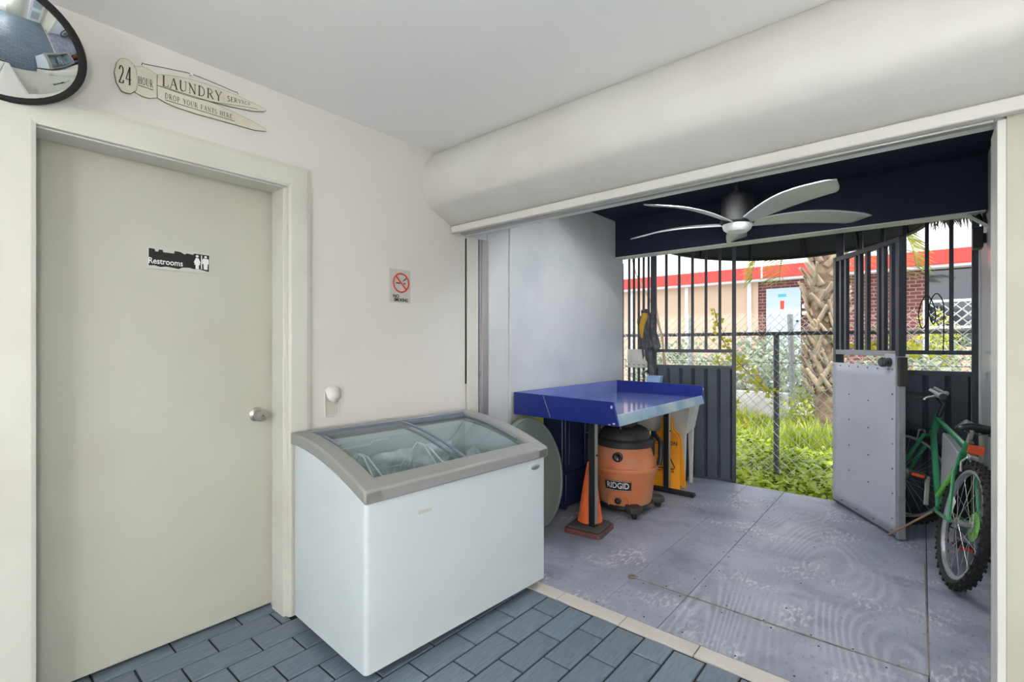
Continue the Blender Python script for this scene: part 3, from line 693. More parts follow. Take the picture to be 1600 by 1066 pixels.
# grey frame: sides follow the curve, front and back bars
for y0, y1 in ((-.010, .070), (Wd-.070, Wd+.010)):
    P = [-.012+(D+.024)*i/16 for i in range(17)]
    MB().prism([(x, top(x)+.012) for x in P]+[(x, top(x)-.040) for x in reversed(P)], lambda a, c, t: (a, t, c), y0, y1).build('side_frame', M['frztrim'], FZ, .009)
for x0, x1, nm in ((-.012, .042, 'back_frame'), (D-.060, D+.012, 'front_frame')):
    P = [x0+(x1-x0)*i/6 for i in range(7)]
    MB().prism([(x, top(x)+.0115) for x in P]+[(x, top(x)-.0405) for x in reversed(P)], lambda a, c, t: (a, t, c), -.008 if nm[0] == 'b' else -.0095, Wd+.0095).build(nm, M['frztrim'], FZ, .009)
MB().box(.043, .06, top(0)-.012, .055, Wd-.06, top(0)+.013).build('lid_track', M['frzrail'], FZ, .002)
MB().box(.060, .06, top(0)-.016, .066, Wd-.06, top(0)+.004).build('lid_track', M['frzrail'], FZ, .001)
def lid(y0, y1, dz, nm):
    x0, x1 = .050, D-.052; P = [x0+(x1-x0)*i/14 for i in range(15)]
    g = MB().prism([(x, top(x)+dz+.004) for x in P]+[(x, top(x)+dz) for x in reversed(P)], lambda a, c, t: (a, t, c), y0, y1).build(nm, M['glass'], FZ)
    return g, P
g1, P = lid(.072, .535, .002, 'glass_lid')
for y0 in (.526,):
    MB().prism([(x, top(x)+.012) for x in P]+[(x, top(x)+.0005) for x in reversed(P)], lambda a, c, t: (a, t, c), y0, y0+.014).build('lid_edge', M['frzrail'], g1, .003)
MB().prism([(x, top(x)+.010) for x in P[2:7]]+[(x, top(x)+.005) for x in reversed(P[2:7])], lambda a, c, t: (a, t, c), .074, .088).build('lid_grip', M['frzrail'], g1, .002)
g3, P = lid(.50, Wd-.072, -.010, 'glass_lid')
MB().prism([(x, top(x)-.001) for x in P]+[(x, top(x)-.011) for x in reversed(P)], lambda a, c, t: (a, t, c), .497, .507).build('lid_edge', M['frzrail'], g3, .002)
MB().prism([(x, top(x)+.004) for x in P[1:13]]+[(x, top(x)-.004) for x in reversed(P[1:13])], lambda a, c, t: (a, t, c), Wd-.090, Wd-.074).build('lid_grip', M['frzrail'], g3, .002)
# frost on the back wall
rf = random.Random(5)
ph = [rf.uniform(0, 6) for _ in range(8)]
fb = MB().grid(lambda u, v: (.060+.045*abs(math.sin(4*u+ph[0])*math.sin(3.1*v+ph[1]))+.02*math.sin(13*u+ph[2])**2+.02*math.sin(11*v+5*u)**2, .32+.50*u, .36+.36*v), 26, 18)
fb.build('frost', M['frost'], FZ, sharp=80)
fb = MB().grid(lambda u, v: (.075+.46*u, .66+.30*v, .31+.16*(1-u)*(.5+.5*math.sin(2+3*v))+.012*math.sin(17*u+3)*math.sin(14*v)), 18, 14)
fb.build('frost', M['frost'], FZ, sharp=80)
fb = MB().grid(lambda u, v: (.09+.42*u, Wd-th_-.012-.02*math.sin(7*u+ph[3])**2*v, .33+.30*v+.04*math.sin(9*u)), 16, 8)
fb.build('frost', M['frost'], FZ, sharp=80)
# wire basket in the left half
bk = thing('wire_basket', 'white wire basket inside the freezer under the left glass lid', 'basket', (-2.155, 1.022, 0), R(-2.6))
y0, y1, x0, x1, zt, zlo = .105, .555, .14, .535, .650, .47
wb = MB()
for z in (zt, zt-.05): wb.tube([(x0, y0, z), (x1, y0, z), (x1, y1, z), (x0, y1, z)], .0032, 6, closed=True)
wb.build('rim_wire', M['wire'], bk)
wv = MB()
for i in range(17):
    y = y0+(y1-y0)*i/16; wv.tube([(x0, y, zt), (x0+.02, y, zlo), (x1-.02, y, zlo), (x1, y, zt)], .0022, 5)
for i in range(11):
    x = x0+(x1-x0)*i/10; wv.tube([(x, y0, zt), (x, y0+.02, zlo), (x, y1-.02, zlo), (x, y1, zt)], .0022, 5)
wv.build('basket_wires', M['wire'], bk)
for y in (.135, .46):
    MB().tube([(x1-.03, y, zt), (.30, y+.04, .765), (.24, y+.04, .772), (x0+.02, y-.0, zt)], .004, 6).build('divider_wire', M['wire'], bk)
    MB().tube([(x1-.03, y+.06, zt), (.31, y+.055, .763), (.25, y+.05, .77), (x0+.02, y+.06, zt)], .004, 6).build('divider_wire', M['wire'], bk)
MB().tube([(.095, .10, .765), (.095, .33, .768), (.095, .34, .782), (.095, .43, .782)], .004, 6).build('hanger_wire', M['wire'], bk)
# badge, lock, label
MB().ball((D+.002, Wd-.080, .632), .008, .034, .013, 16, 8).build('oval_badge', M['chrome'], FZ)
MB().box(D, Wd-.085, .672, D+.0012, Wd-.035, .688).build('label_sticker', M['peel'], FZ)
MB().box(D, .235, .575, D+.001, .30, .590).build('label_sticker', M['peel'], FZ)
for fx, fy in ((.06, .07), (D-.07, .07), (.06, Wd-.08), (D-.07, Wd-.08)):
    cs = MB().box(fx-.022, fy-.022, .03, fx+.022, fy+.022, .0445).build('caster_plate', M['blackm'], FZ)
    MB().lathe([(.001, -.014), (.022, -.014), (.024, 0), (.022, .014), (.001, .014)], 18, (fx, fy, .0235), (Vector((0,1,0)), Vector((1,0,0)), Vector((0,0,1)))).build('caster_wheel', M['rubber'], cs)

# ------------------------------------------------------------------ blue tray table
TB = thing('tray_table', 'blue metal tray table with raised sides on black T legs', 'table', (-1.81, 3.4, 0), world=True)
tx0, tx1, ty0, ty1, tz0, tz1 = -2.222, -1.395, 2.64, 4.16, .755, .915
MB().box(tx0+.004, ty0+.012, .790, tx1-.03, ty1-.012, .806).build('tabletop', M['bluesheen'], TB)
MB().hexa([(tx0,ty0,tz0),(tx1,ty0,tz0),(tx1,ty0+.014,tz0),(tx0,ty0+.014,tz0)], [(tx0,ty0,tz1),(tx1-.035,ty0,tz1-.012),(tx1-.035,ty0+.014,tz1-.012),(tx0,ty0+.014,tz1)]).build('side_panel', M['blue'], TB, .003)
MB().box(tx0, ty0+.0145, .775, tx0+.014, ty1-.0145, tz1).build('side_panel', M['bluesheen'], TB, .003)
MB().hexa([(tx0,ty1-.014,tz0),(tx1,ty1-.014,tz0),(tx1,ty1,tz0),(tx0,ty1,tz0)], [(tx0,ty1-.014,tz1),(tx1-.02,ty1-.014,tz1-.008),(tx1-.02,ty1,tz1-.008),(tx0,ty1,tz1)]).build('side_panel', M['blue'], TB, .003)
lp = MB(); lp.hexa([(tx1-.014,ty0+.0145,tz0),(tx1,ty0+.0145,tz0),(tx1,ty1-.0145,tz0),(tx1-.014,ty1-.0145,tz0)], [(tx1-.030,ty0+.0145,.822),(tx1-.018,ty0+.0145,.822),(tx1-.018,ty1-.0145,.822),(tx1-.030,ty1-.0145,.822)])
lp.build('front_lip', M['bluelip'], TB, .003)
MB().box(tx0+.05, ty0+.10, .745, tx0+.09, ty1-.1, .7895).build('frame_rail', M['blackm'], TB)
MB().box(tx1-.12, ty0+.10, .752, tx1-.08, ty1-.1, .7895).build('frame_rail', M['blackm'], TB)
for yy, zl in ((2.800, .0455), (3.985, .022)):
    lx = -1.668 if yy < 3 else -1.655
    lg = MB().box(lx-.022, yy-.02, zl, lx+.022, yy+.02, .7895).build('leg', M['blackm'], TB, .003)
    MB().box(lx+.0225, yy-.016, zl+.02, lx+.026, yy+.016, .76).build('leg_channel', M['alu'], lg)
    MB().lathe([(.006, 0), (.006, .008), (.0001, .010)], 10, (lx+.026, yy, .52), fr).build('bolt', M['blackm'], lg)
    MB().box(-2.1, yy-.018, .735, -1.45, yy+.018, .7519).build('cross_bar', M['blackm'], TB, .002)
    if yy > 3:
        ft = MB().box(-2.02, yy-.028, 0, -1.42, yy+.028, .032).build('foot', M['blackm'], TB, .006)
# chips on the corner
MB().box(tx1-.055, ty0-.0006, .862, tx1-.042, ty0+.0002, .880).build('paint_chip', M['peel'], TB)
MB().box(tx1-.04, ty0-.0006, .765, tx1-.025, ty0+.0002, .776).build('paint_chip', M['peel'], TB)
MB().box(tx1-.07, ty0-.0006, .760, tx1-.055, ty0+.0002, .766).build('paint_chip', M['peel'], TB)
MB().bar((tx0+.26, ty0-.0004, .905), (tx0+.32, ty0-.0004, .765), .0006, .004, (1,0,0)).build('scratch', M['bluelip'], TB)

# ------------------------------------------------------------------ traffic cone
cx, cyy = -1.715, 2.83
TC = thing('traffic_cone', 'dirty orange traffic cone with maroon base under the blue table', 'traffic cone', (cx, cyy, 0), R(8))
def rrect(h, r, n=5):
    return [(sx*(h-r)+r*math.cos(R(a0+90*i/n)), sy*(h-r)+r*math.sin(R(a0+90*i/n))) for sx, sy, a0 in ((1,1,0), (-1,1,90), (-1,-1,180), (1,-1,270)) for i in range(n+1)]
MB().prism(rrect(.132, .03), lambda a, c, t: (a, c, t), 0, .030).build('base', M['conebase'], TC, .005)
MB().prism(rrect(.118, .03), lambda a, c, t: (a, c, t), .030, .045).build('base_top', M['conetop'], TC, .005)
MB().lathe([(.086, .0455), (.084, .055), (.055, .25), (.022, .43), (.018, .445), (.012, .447)], 28, (-.02, .06, 0)).build('cone_body', M['cone'], TC)

# ------------------------------------------------------------------ shop vacuum
VC = thing('shop_vacuum', 'dusty orange wet dry vacuum with black lid under the blue table', 'vacuum cleaner', (-1.745, 3.40, 0), R(-76))
# local +x faces the room (towards the camera)
dr = [(.150, .055), (.178, .060), (.186, .10), (.205, .26), (.222, .30), (.226, .315), (.222, .330), (.214, .335), (.205, .40), (.193, .455), (.186, .47)]
MB().lathe(dr, 40).build('drum', M['vac'], VC)
MB().lathe([(.192, .470), (.200, .476), (.200, .512), (.192, .522), (.178, .528)], 40).build('collar', M['vacgrey'], VC)
ld = MB().lathe([(.176, .528), (.172, .560), (.150, .590), (.120, .605), (.06, .612), (.0001, .613)], 36).build('lid', M['vacgrey'], VC)
MB().box(-.10, -.075, .600, .10, .075, .660).build('motor_cover', M['vacgrey'], ld, .018)
MB().tube([(-.13, 0, .60), (-.12, 0, .665), (-.05, 0, .69), (.05, 0, .69), (.12, 0, .665), (.13, 0, .60)], .014, 10).build('handle', M['black'], ld)
for s in (-1, 1):
    lt = MB().box(-.028, s*.190-.014, .40, .028, s*.190+.014, .52).build('latch', M['black'], VC, .006)
for z, r_, nm in ((.415, .034, 'hose_port'), (.105, .022, 'drain_plug')):
    rad = .208 if z > .3 else .190
    po = MB().lathe([(r_, -.03), (r_, .006), (r_-.008, .008), (r_-.010, .0), (.0001, -.004)], 24, (rad-.002 if z > .3 else rad+.004, .0, z), fr).build(nm, M['black'], VC)
VC.scale = (1.09, 1.09, 1.04)
# curved label plate with lettering
def onbarrel(u, v, t):
    rad = .2035+.0035+t+(v)*.119; a_ = u/.21
    return Vector((rad*math.cos(a_), rad*math.sin(a_), .215+v))
lb = MB().grid(lambda u, v: onbarrel(-.092+.184*u, -.036+.072*v, 0), 12, 2); 
lbo = lb.build('label_plate', M['black'], VC)
text('lettering', 'RIDGID', .058, M['white'], lbo, lambda u, v, t: onbarrel(u, v, .0016+t), .80, .0006)
for s, zz in ((1, .032), (-1, .032)):
    MB().tube([onbarrel(-.089+.178*i/8, s*zz, .001) for i in range(9)], .0012, 5).build('label_line', M['white'], lbo)
# recess frame round the drain
def on2(u, v):
    a_ = u/.2; rad = .187+.002+(v-.10)*.119; return (rad*math.cos(a_)+.002, rad*math.sin(a_), v)
MB().tube([on2(-.075, .065), on2(-.075, .11), on2(-.06, .14), on2(-.03, .148), on2(.03, .148), on2(.06, .14), on2(.075, .11), on2(.075, .065)], .008, 8).build('drain_surround', M['vac'], VC)
bs = MB().lathe([(.10, .030), (.19, .034), (.20, .05), (.19, .066), (.16, .068)], 36).build('base_ring', M['black'], VC)
for a_ in (28, 118, 208, 298):
    A = R(a_); cx_, cy_ = .225*math.cos(A), .225*math.sin(A)
    ar = MB().prism([(-.055, -.045), (.02, -.055), (.05, -.03), (.05, .03), (.02, .055), (-.055, .045)], lambda p, q, t: (cx_+p*math.cos(A)-q*math.sin(A), cy_+p*math.sin(A)+q*math.cos(A), t), .042, .085).build('caster_arm', M['vacgrey'], VC, .010)
    MB().lathe([(.001, -.013), (.021, -.013), (.024, 0), (.021, .013), (.001, .013)], 16, (cx_+.01*math.cos(A), cy_+.01*math.sin(A), .024), (Vector((-math.sin(A), math.cos(A), 0)), Vector((math.cos(A), math.sin(A), 0)), Vector((0,0,1)))).build('caster_wheel', M['rubber'], ar)
MB().tube([(-.06, .19, .55), (-.03, .24, .50), (.0, .245, .40), (.01, .235, .34)], .018, 10).build('power_cord_loop', M['black'], VC)

# ------------------------------------------------------------------ yellow caution sign (A frame)
CS = thing('caution_sign', 'yellow folding wet floor caution sign beneath the blue table', 'floor sign', (-1.695, 4.10, 0), R(4))
outl = [(-.135, 0), (-.10, 0), (-.09, .02), (.09, .02), (.10, 0), (.135, 0), (.112, .44), (.095, .475), (.050, .52), (.045, .60), (.02, .635), (-.02, .635), (-.045, .60), (-.05, .52), (-.095, .475), (-.112, .44)]
for s, nm in ((-1, 'front_board'), (1, 'back_board')):
    o = MB().prism(outl, lambda a_, c_, t: (a_, s*(.012+(.635-c_)*.115)+t, c_), -.006, .006).build(nm, M['yellow'], CS, .003)
    if s < 0:
        FN = lambda cx_, cz_: (lambda u, v, t: Vector((cx_+u, -(.012+(.635-(cz_+v))*.115)-.0075-t, cz_+v)))
        text('lettering', 'CAUTION', .046, M['ink'], o, FN(0, .40), .95, .0008)
        text('lettering', 'WET FLOOR', .024, M['ink'], o, FN(0, .165), 1.2, .0005)
        f2 = lambda p: FN(0, 0)(p[0], p[1], .0)
        tri = [(-.085, .20), (-.02, .318), (0, .33), (.02, .318), (.085, .20), (.075, .188), (-.075, .188)]
        MB().tube([f2(p) for p in tri], .005, 6, closed=True).build('warning_triangle', M['ink'], o)
        fg = MB(); fg.tube([f2((.0, .285)), f2((.012, .255)), f2((-.012, .235)), f2((.0, .205))], .006, 6); fg.tube([f2((.010, .26)), f2((.035, .245))], .004, 6); fg.tube([f2((.006, .262)), f2((-.028, .268))], .004, 6); fg.tube([f2((-.006, .235)), f2((.030, .215))], .005, 6); fg.ball(f2((-.006, .297)), .009, .003, .009)
        fg.build('slipping_figure', M['ink'], o)

# ------------------------------------------------------------------ utility sink
SK = thing('utility_sink', 'dirty white plastic utility sink standing by the slatted gate', 'sink', (-1.84, 4.33, 0), world=True)
ax0, ax1, ay0, ay1 = -2.14, -1.515, 4.185, 4.46
lo = [(ax0+.05, ay0+.02, .46), (ax1-.06, ay0+.02, .46), (ax1-.06, ay1-.03, .50), (ax0+.05, ay1-.03, .50)]; hi = [(ax0, ay0, .84), (ax1, ay0, .84), (ax1, ay1, .84), (ax0, ay1, .84)]
tb = MB().hexa(lo, hi); tb.f.remove((4,5,6,7))
il = [(x+(.012 if i in (0,3) else -.012), y+(.012 if i < 2 else -.012), z+.012) for i, (x, y, z) in enumerate(lo)]; ih = [(x+(.012 if i in (0,3) else -.012), y+(.012 if i < 2 else -.012), z) for i, (x, y, z) in enumerate(hi)]
nn = len(tb.v); tb.v += il+ih; q = [i+nn for i in range(8)]
tb.f += [(q[0],q[1],q[2],q[3]), (q[0],q[4],q[5],q[1]), (q[1],q[5],q[6],q[2]), (q[2],q[6],q[7],q[3]), (q[3],q[7],q[4],q[0]), (4,5,q[5],q[4]), (5,6,q[6],q[5]), (6,7,q[7],q[6]), (7,4,q[4],q[7])]
tb.build('tub', M['sink'], SK, .004)
rm = MB(); rm.tube([(ax0, ay0, .848), (ax1, ay0, .848), (ax1, ay1, .848), (ax0, ay1, .848)], .013, 8, closed=True); rm.build('rim', M['sink'], SK)
for lx, ly in ((ax0+.09, ay0+.05), (ax1-.09, ay0+.05), (ax1-.085, ay1-.06), (ax0+.09, ay1-.06)):
    MB().hexa([(lx-.012, ly-.012, 0), (lx+.012, ly-.012, 0), (lx+.012, ly+.012, 0), (lx-.012, ly+.012, 0)], [(lx-.022, ly-.02, .51), (lx+.022, ly-.02, .51), (lx+.022, ly+.02, .51), (lx-.022, ly+.02, .51)]).build('leg', M['sink'], SK, .002)
fc = MB().tube([(-2.03, 4.44, .85), (-2.03, 4.44, .97), (-2.03, 4.41, 1.0), (-2.03, 4.33, .99), (-2.03, 4.31, .965)], .011, 10).build('faucet', M['steel'], SK)
for dx in (-.06, .06):
    MB().tube([(-2.03+dx, 4.44, .85), (-2.03+dx, 4.44, .905)], .009, 8).build('tap_stem', M['steel'], fc)
    MB().lathe([(.006, 0), (.022, .004), (.022, .014), (.006, .018)], 12, (-2.03+dx, 4.44, .905)).build('tap_handle', M['steel'], fc)
jg = thing('black_bottle', 'small black jug on the floor under the sink', 'bottle', (-1.69, 4.40, 0))
MB().lathe([(.048, 0), (.055, .01), (.055, .12), (.035, .165), (.016, .18), (.016, .20)], 20).build('jug_body', M['black'], jg)
MB().lathe([(.018, .20), (.018, .222), (.0001, .224)], 14).build('cap', M['white'], jg)
sd_ = thing('soap_board', 'grubby white plastic board fixed to the bars above the sink', 'board', (-2.13, 4.40, 1.05), world=True)
MB().box(-2.225, 4.385, 1.055, -2.03, 4.405, 1.205).build('board', M['sink'], sd_, .006)
MB().box(-2.225, 4.335, 1.03, -2.02, 4.405, 1.05).build('ledge', M['sink'], sd_, .004)
MB().tube([(-2.21, 4.36, 1.05), (-2.21, 4.36, 1.10)], .004, 6).build('hook', M['steel'], sd_)
cp = thing('plastic_tub', 'small pale blue plastic tub on the sink rim behind the table', 'tub', (-1.90, 4.30, .862), R(10))
cpb = MB(); cpb.hexa([(-.05,-.05,-.02),(.05,-.05,-.02),(.05,.05,-.02),(-.05,.05,-.02)], [(-.062,-.058,.09),(.062,-.058,.09),(.062,.058,.09),(-.062,.058,.09)]); cpb.build('tub_body', M['cup'], cp, .006)
MB().box(-.066, -.062, .09, .066, .062, .098).build('tub_lid', M['cup'], cp, .003)
# rag on the bars
rg_ = thing('hanging_rag', 'grey and yellow cleaning rag hanging on the gate bars', 'rag', (-2.02, 4.43, 1.55), world=True)
def cloth(nm, m, x0, x1, z1, z0, flare, ph, y, amp=.016):
    def f(u, v):
        w_ = (u-.5)*(x1-x0)*(.55+.75*math.sin(PI*min(1, .15+v*.8))+flare*v*v)
        fold = math.sin(15*u+ph+2.5*v)
        return ((x0+x1)/2+w_+.5*flare*.10*v*v+.010*math.sin(6*v+ph), y-amp*(fold if fold > 0 else fold*.4)*(.4+.6*v)-.012*math.cos(3*(u-.5)), z1-(z1-z0)*v-.03*math.sin(9*u+ph)*v)
    o = MB().grid(f, 18, 16).build(nm, M[m], rg_, sharp=80); o.modifiers.new('thick', 'SOLIDIFY').thickness = .006
cloth('rag_cloth', 'rag', -2.085, -2.015, 1.58, 1.12, .2, .4, 4.405)
cloth('rag_cloth', 'rag', -2.04, -1.965, 1.56, 1.20, .9, 2.1, 4.422)
cloth('rag_cloth', 'rag', -2.115, -2.06, 1.53, 1.24, .1, 4.0, 4.415)
cloth('yellow_patch', 'ragy', -2.075, -2.025, 1.555, 1.34, -.5, 1.2, 4.383, .008)
MB().ball((-2.05, 4.415, 1.575), .045, .028, .022, 12, 8).build('rag_knot', M['rag'], rg_)
MB().tube([(-2.02, 4.42, 1.20), (-2.0, 4.425, 1.06), (-1.985, 4.43, .95), (-1.975, 4.43, .87)], [.034, .028, .022, .016], 8).build('rag_tail', M['rag'], rg_)

# ------------------------------------------------------------------ navy cabinet and oval board by the wall
NC = thing('blue_cabinet', 'dark blue plastic cabinet against the porch wall under the table', 'cabinet', (-2.12, 3.28, 0), world=True)
MB().box(-2.238, 3.0, .02, -2.05, 3.56, .72).build('body', M['navycab'], NC, .008)
for y0 in (3.02, 3.295):
    dd = MB().box(-2.0495, y0, .30, -2.035, y0+.25, .70).build('door', M['navycab'], NC, .006)
    MB().box(-2.0345, y0+.04, .34, -2.028, y0+.21, .66).build('door_panel', M['navycab'], dd, .004)
MB().box(-2.0495, 3.02, .05, -2.03, 3.545, .28).build('drawer', M['navycab'], NC, .006)
MB().tube([(-2.03, 3.285, .56), (-2.005, 3.285, .56), (-2.005, 3.315, .56)], .006, 8).build('handle', M['chrome'], NC)
for yy in (3.05, 3.5): MB().box(-2.22, yy, 0, -2.06, yy+.03, .0199).build('foot', M['black'], NC)
OV = thing('oval_board', 'grey green oval padded board leaning on the wall behind the freezer', 'board', (-2.10, 2.66, 0), world=True)
def ovp(a_, k, t):
    y = 2.645+.32*k*math.cos(a_); z = .372+.366*k*math.sin(a_)
    return (-1.995-.17*z/.84+t, y, z)
ov = MB(); n_ = 40
poly = [2*PI*i/n_ for i in range(n_)]
ov.add([ovp(t, 1, 0) for t in poly]+[ovp(t, 1, .03) for t in poly], [tuple(range(n_)), tuple(range(n_, 2*n_))]+[(i, (i+1) % n_, (i+1) % n_+n_, i+n_) for i in range(n_)])
ov.build('board', M['oval'], OV, .006)
MB().tube([ovp(t, .98, .030) for t in poly], .009, 8, closed=True).build('piping', M['oval'], OV)
LB = tag(MB().box(-.012, -.13, 0, .012, .13, .73).build('lime_board', M['lime'], None, .003), 'lime edged narrow board standing between oval board and blue cabinet', 'board')
LB.location = (-2.19, 2.84, 0); LB.rotation_euler = (0, R(-2), 0)

# ------------------------------------------------------------------ ceiling fan
FN_ = thing('ceiling_fan', 'five blade ceiling fan with black motor and white light bowl', 'ceiling fan', (-.962, 3.511, 2.43))
MB().lathe([(.0001, 0), (.065, 0), (.060, -.035), (.018, -.05), (.018, -.13), (.030, -.135), (.034, -.155), (.0001, -.156)], 28).build('downrod', M['blackm'], FN_)
MB().lathe([(.034, -.135), (.052, -.142), (.056, -.155), (.092, -.168), (.100, -.185), (.106, -.30), (.108, -.345), (.098, -.360), (.0001, -.361)], 32).build('motor', M['blackm'], FN_)
MB().lathe([(.095, -.358), (.094, -.372), (.086, -.392), (.068, -.408), (.0001, -.412)], 32).build('light_bowl', M['opal'], FN_)
def blade_pt(u, v):
    r_ = .085+.695*u; wd = .050+.060*math.sin(min(1, u*1.15)*PI*.62) if u < .9 else (.050+.060*math.sin(PI*.62))*(1-.55*((u-.9)/.1)**2)
    y = (v-.45)*wd*1.35; 
    z = -.35+.030*math.sin(PI*u*.9)*1.2-math.tan(R(21-8*u))*y-.9*(y*y)
    return (r_+(.05*(1-v) if u > .9 else 0)*((u-.9)/.1 if u > .9 else 0), y, z)
bl = MB(); bl.grid(blade_pt, 22, 8)
bme = bl.mesh('blade', M['blade'], 80)
for kk in range(5):
    o = place('blade', bme, FN_); o.rotation_euler = (0, 0, R(33+72*kk))
    s_ = o.modifiers.new('thick', 'SOLIDIFY'); s_.thickness = .007

# ------------------------------------------------------------------ gates and barred panels
# left leaf, swung a little outwards
A0, A1 = Vector((-2.0, 4.50, 0)), Vector((-1.31, 4.68, 0)); LL = (A1-A0).length
G1 = thing('barred_gate', 'dark barred gate leaf with corrugated lower panel beside the sink', 'gate', (A0.x, A0.y, -.03), math.atan2(A1.y-A0.y, A1.x-A0.x))
for x, wd in ((0, .055), (LL, .034)): MB().box(x-wd/2, -.02, .0, x+wd/2, .02, 2.36).build('stile', M['gatemetal'], G1, .002)
for z, h in ((2.33, .03), (1.222, .03), (1.072, .03), (.03, .04)): MB().box(.0275, -.014, z-h/2, LL-.017, .014, z+h/2).build('rail', M['gatemetal'], G1)
for i in range(1, 6): x = LL*i/6; MB().box(x-.012, -.012, 1.237, x+.012, .012, 2.315).build('bar', M['gatemetal'], G1)
sl_root = G1
def slats_in(parent, xa, xb, z0, z1, nb, m):
    w_ = (xb-xa)/nb
    for i in range(nb):
        x0 = xa+i*w_; sl = MB()
        P_ = [(x0+.0015, 0), (x0+w_*.15, .012), (x0+w_*.85, .012), (x0+w_-.0015, 0)]
        sl.prism([(a_, -c_) for a_, c_ in P_]+[(a_, -c_+.005) for a_, c_ in reversed(P_)], lambda a_, c_, t: (a_, c_, t), z0, z1)
        sl.build('slat', M[m], parent, sharp=20)
    MB().box(xa, .0065, z0, xb, .0125, z1).build('backing_sheet', M[m], parent)
slats_in(G1, .028, LL-.017, .051, 1.056, 6, 'gatepanel')
# narrow fixed bars at the wall
B0, B1 = Vector((-2.236, 4.425, 0)), Vector((-2.035, 4.49, 0)); L2 = (B1-B0).length
G2 = thing('barred_side_panel', 'narrow fixed panel of close dark bars at the grey wall corner', 'gate panel', (B0.x, B0.y, -.03), math.atan2(B1.y-B0.y, B1.x-B0.x))
for i in range(5): x = .012+(L2-.024)*i/4; MB().box(x-.011, -.011, .046, x+.011, .011, 2.345).build('bar', M['gatemetal'], G2)
for z in (2.36, 1.22, .03): MB().box(0, -.014, z-.015, L2, -.0115 if z == 1.22 else .014, z+.015).build('rail', M['gatemetal'], G2)
pw = MB().tube([(-2.243, 4.335, 0), (-2.243, 4.338, 2.05)], .006, 8)
tag(pw.build('wall_conduit', M['darkgalv']), 'thin dark vertical conduit at the outer corner of the grey porch wall', 'pipe')
# right fixed panel
G3 = thing('barred_fixed_panel', 'dark fixed barred panel with sheet bottom behind the bicycle', 'gate panel', (-.50, 4.655, -.01), 0)
LR = .80
for x, wd in ((0, .05), (LR-.016, .04)): MB().box(x-wd/2, -.02, 0, x+wd/2, .02, 2.36).build('post', M['gatemetal'], G3, .002)
for z, h in ((2.34, .03), (1.205, .03), (1.055, .035), (.03, .04)): MB().box(.025, -.014, z-h/2, LR-.036, .014, z+h/2).build('rail', M['gatemetal'], G3)
for x in (.135, .27, .40, .527, .659): MB().box(x-.012, -.012, 1.22, x+.012, .012, 2.325).build('bar', M['gatemetal'], G3)
slats_in(G3, .026, LR-.037, .051, 1.037, 6, 'gatepanel')
cd = MB().tube(smooth([(.02, 4.632, 1.62), (.03, 4.622, 1.60), (.035, 4.62, 1.50), (.06, 4.62, 1.40), (.075, 4.62, 1.46), (.06, 4.62, 1.55), (.03, 4.622, 1.61), (.0, 4.622, 1.57), (-.02, 4.62, 1.47), (.0, 4.62, 1.37), (.03, 4.62, 1.43), (.045, 4.622, 1.56), (.08, 4.622, 1.62), (.115, 4.62, 1.55), (.118, 4.62, 1.40), (.115, 4.62, 1.18)]), .004, 6)
tag(cd.build('looped_cable', M['black']), 'black cord looped round a bar of the fixed panel', 'cable')
# open leaf with grey sheet
H0, H1 = Vector((-.526, 4.615, 0)), Vector((-.096, 3.945, 0)); L3 = (H1-H0).length
G4 = thing('open_gate_leaf', 'open gate leaf clad in riveted grey sheet metal', 'gate', (H0.x, H0.y, .012), math.atan2(H1.y-H0.y, H1.x-H0.x))
MB().box(0, -.02, 0, .04, .02, 1.93).build('stile', M['gatemetal'], G4, .002)
MB().box(L3-.035, -.02, 0, L3, .02, 1.165).build('stile', M['sheetframe'], G4, .002)
MB().box(L3-.035, -.02, 1.1655, L3, .02, 1.93).build('stile', M['gatemetal'], G4, .002)
MB().box(.04, -.018, 1.895, L3-.035, .018, 1.93).build('rail', M['gatemetal'], G4, .002)
MB().box(.04, -.020, 1.165, L3-.035, .018, 1.20).build('rail', M['sheetframe'], G4, .002)
MB().box(.04, -.012, .02, L3-.035, .018, .06).build('rail', M['gatemetal'], G4, .002)
for x in (.09, .16, .295, .345, .43, .565, .62, .70):
    MB().box(x-.0125, -.0125, 1.201, x+.0125, .0125, 1.8945).build('bar', M['gatemetal'], G4)
sh_ = MB().grid(lambda u, v: (.004+(L3-.03)*u, -.0245-.006*math.sin(PI*u)*math.sin(2*PI*v+.6)**2, .015+1.085*v), 10, 14).build('sheet', M['sheet'], G4, sharp=80)
s_ = sh_.modifiers.new('thick', 'SOLIDIFY'); s_.thickness = .003
MB().box(L3-.135, -.024, 1.10, L3-.03, -.0205, 1.18).build('lock_plate', M['sheet'], G4)
rv = MB().ball((0, 0, 0), .006, .004, .006, 8, 6).mesh('rivet', M['rust'])
for x, z in [(.02+.115*i, 1.08) for i in range(7)]+[(.25, .30+.19*i) for i in range(4)]+[(.49, .28+.19*i) for i in range(4)]+[(.012, .1+.16*i) for i in range(6)]+[(L3-.045, .12+.16*i) for i in range(7)]+[(.15+.2*i, .045) for i in range(4)]:
    o = place('rivet', rv, G4); o.location = (x, -.031, z)
lk = MB().box(L3-.012, -.024, .975, L3+.018, .022, 1.16).build('lock_case', M['lockdark'], G4, .004)
MB().lathe([(.030, 0), (.030, .008), (.012, .010), (.012, .022), (.030, .028), (.032, .045), (.026, .055), (.0001, .056)], 20, (L3-.085, -.025, 1.125), (Vector((0,-1,0)), Vector((1,0,0)), Vector((0,0,1)))).build('knob', M['darkgalv'], G4)
for z in (.25, 1.0, 1.7): MB().tube([(-.008, 0, z-.05), (-.008, 0, z+.05)], .011, 8).build('hinge', M['rust'], G4)

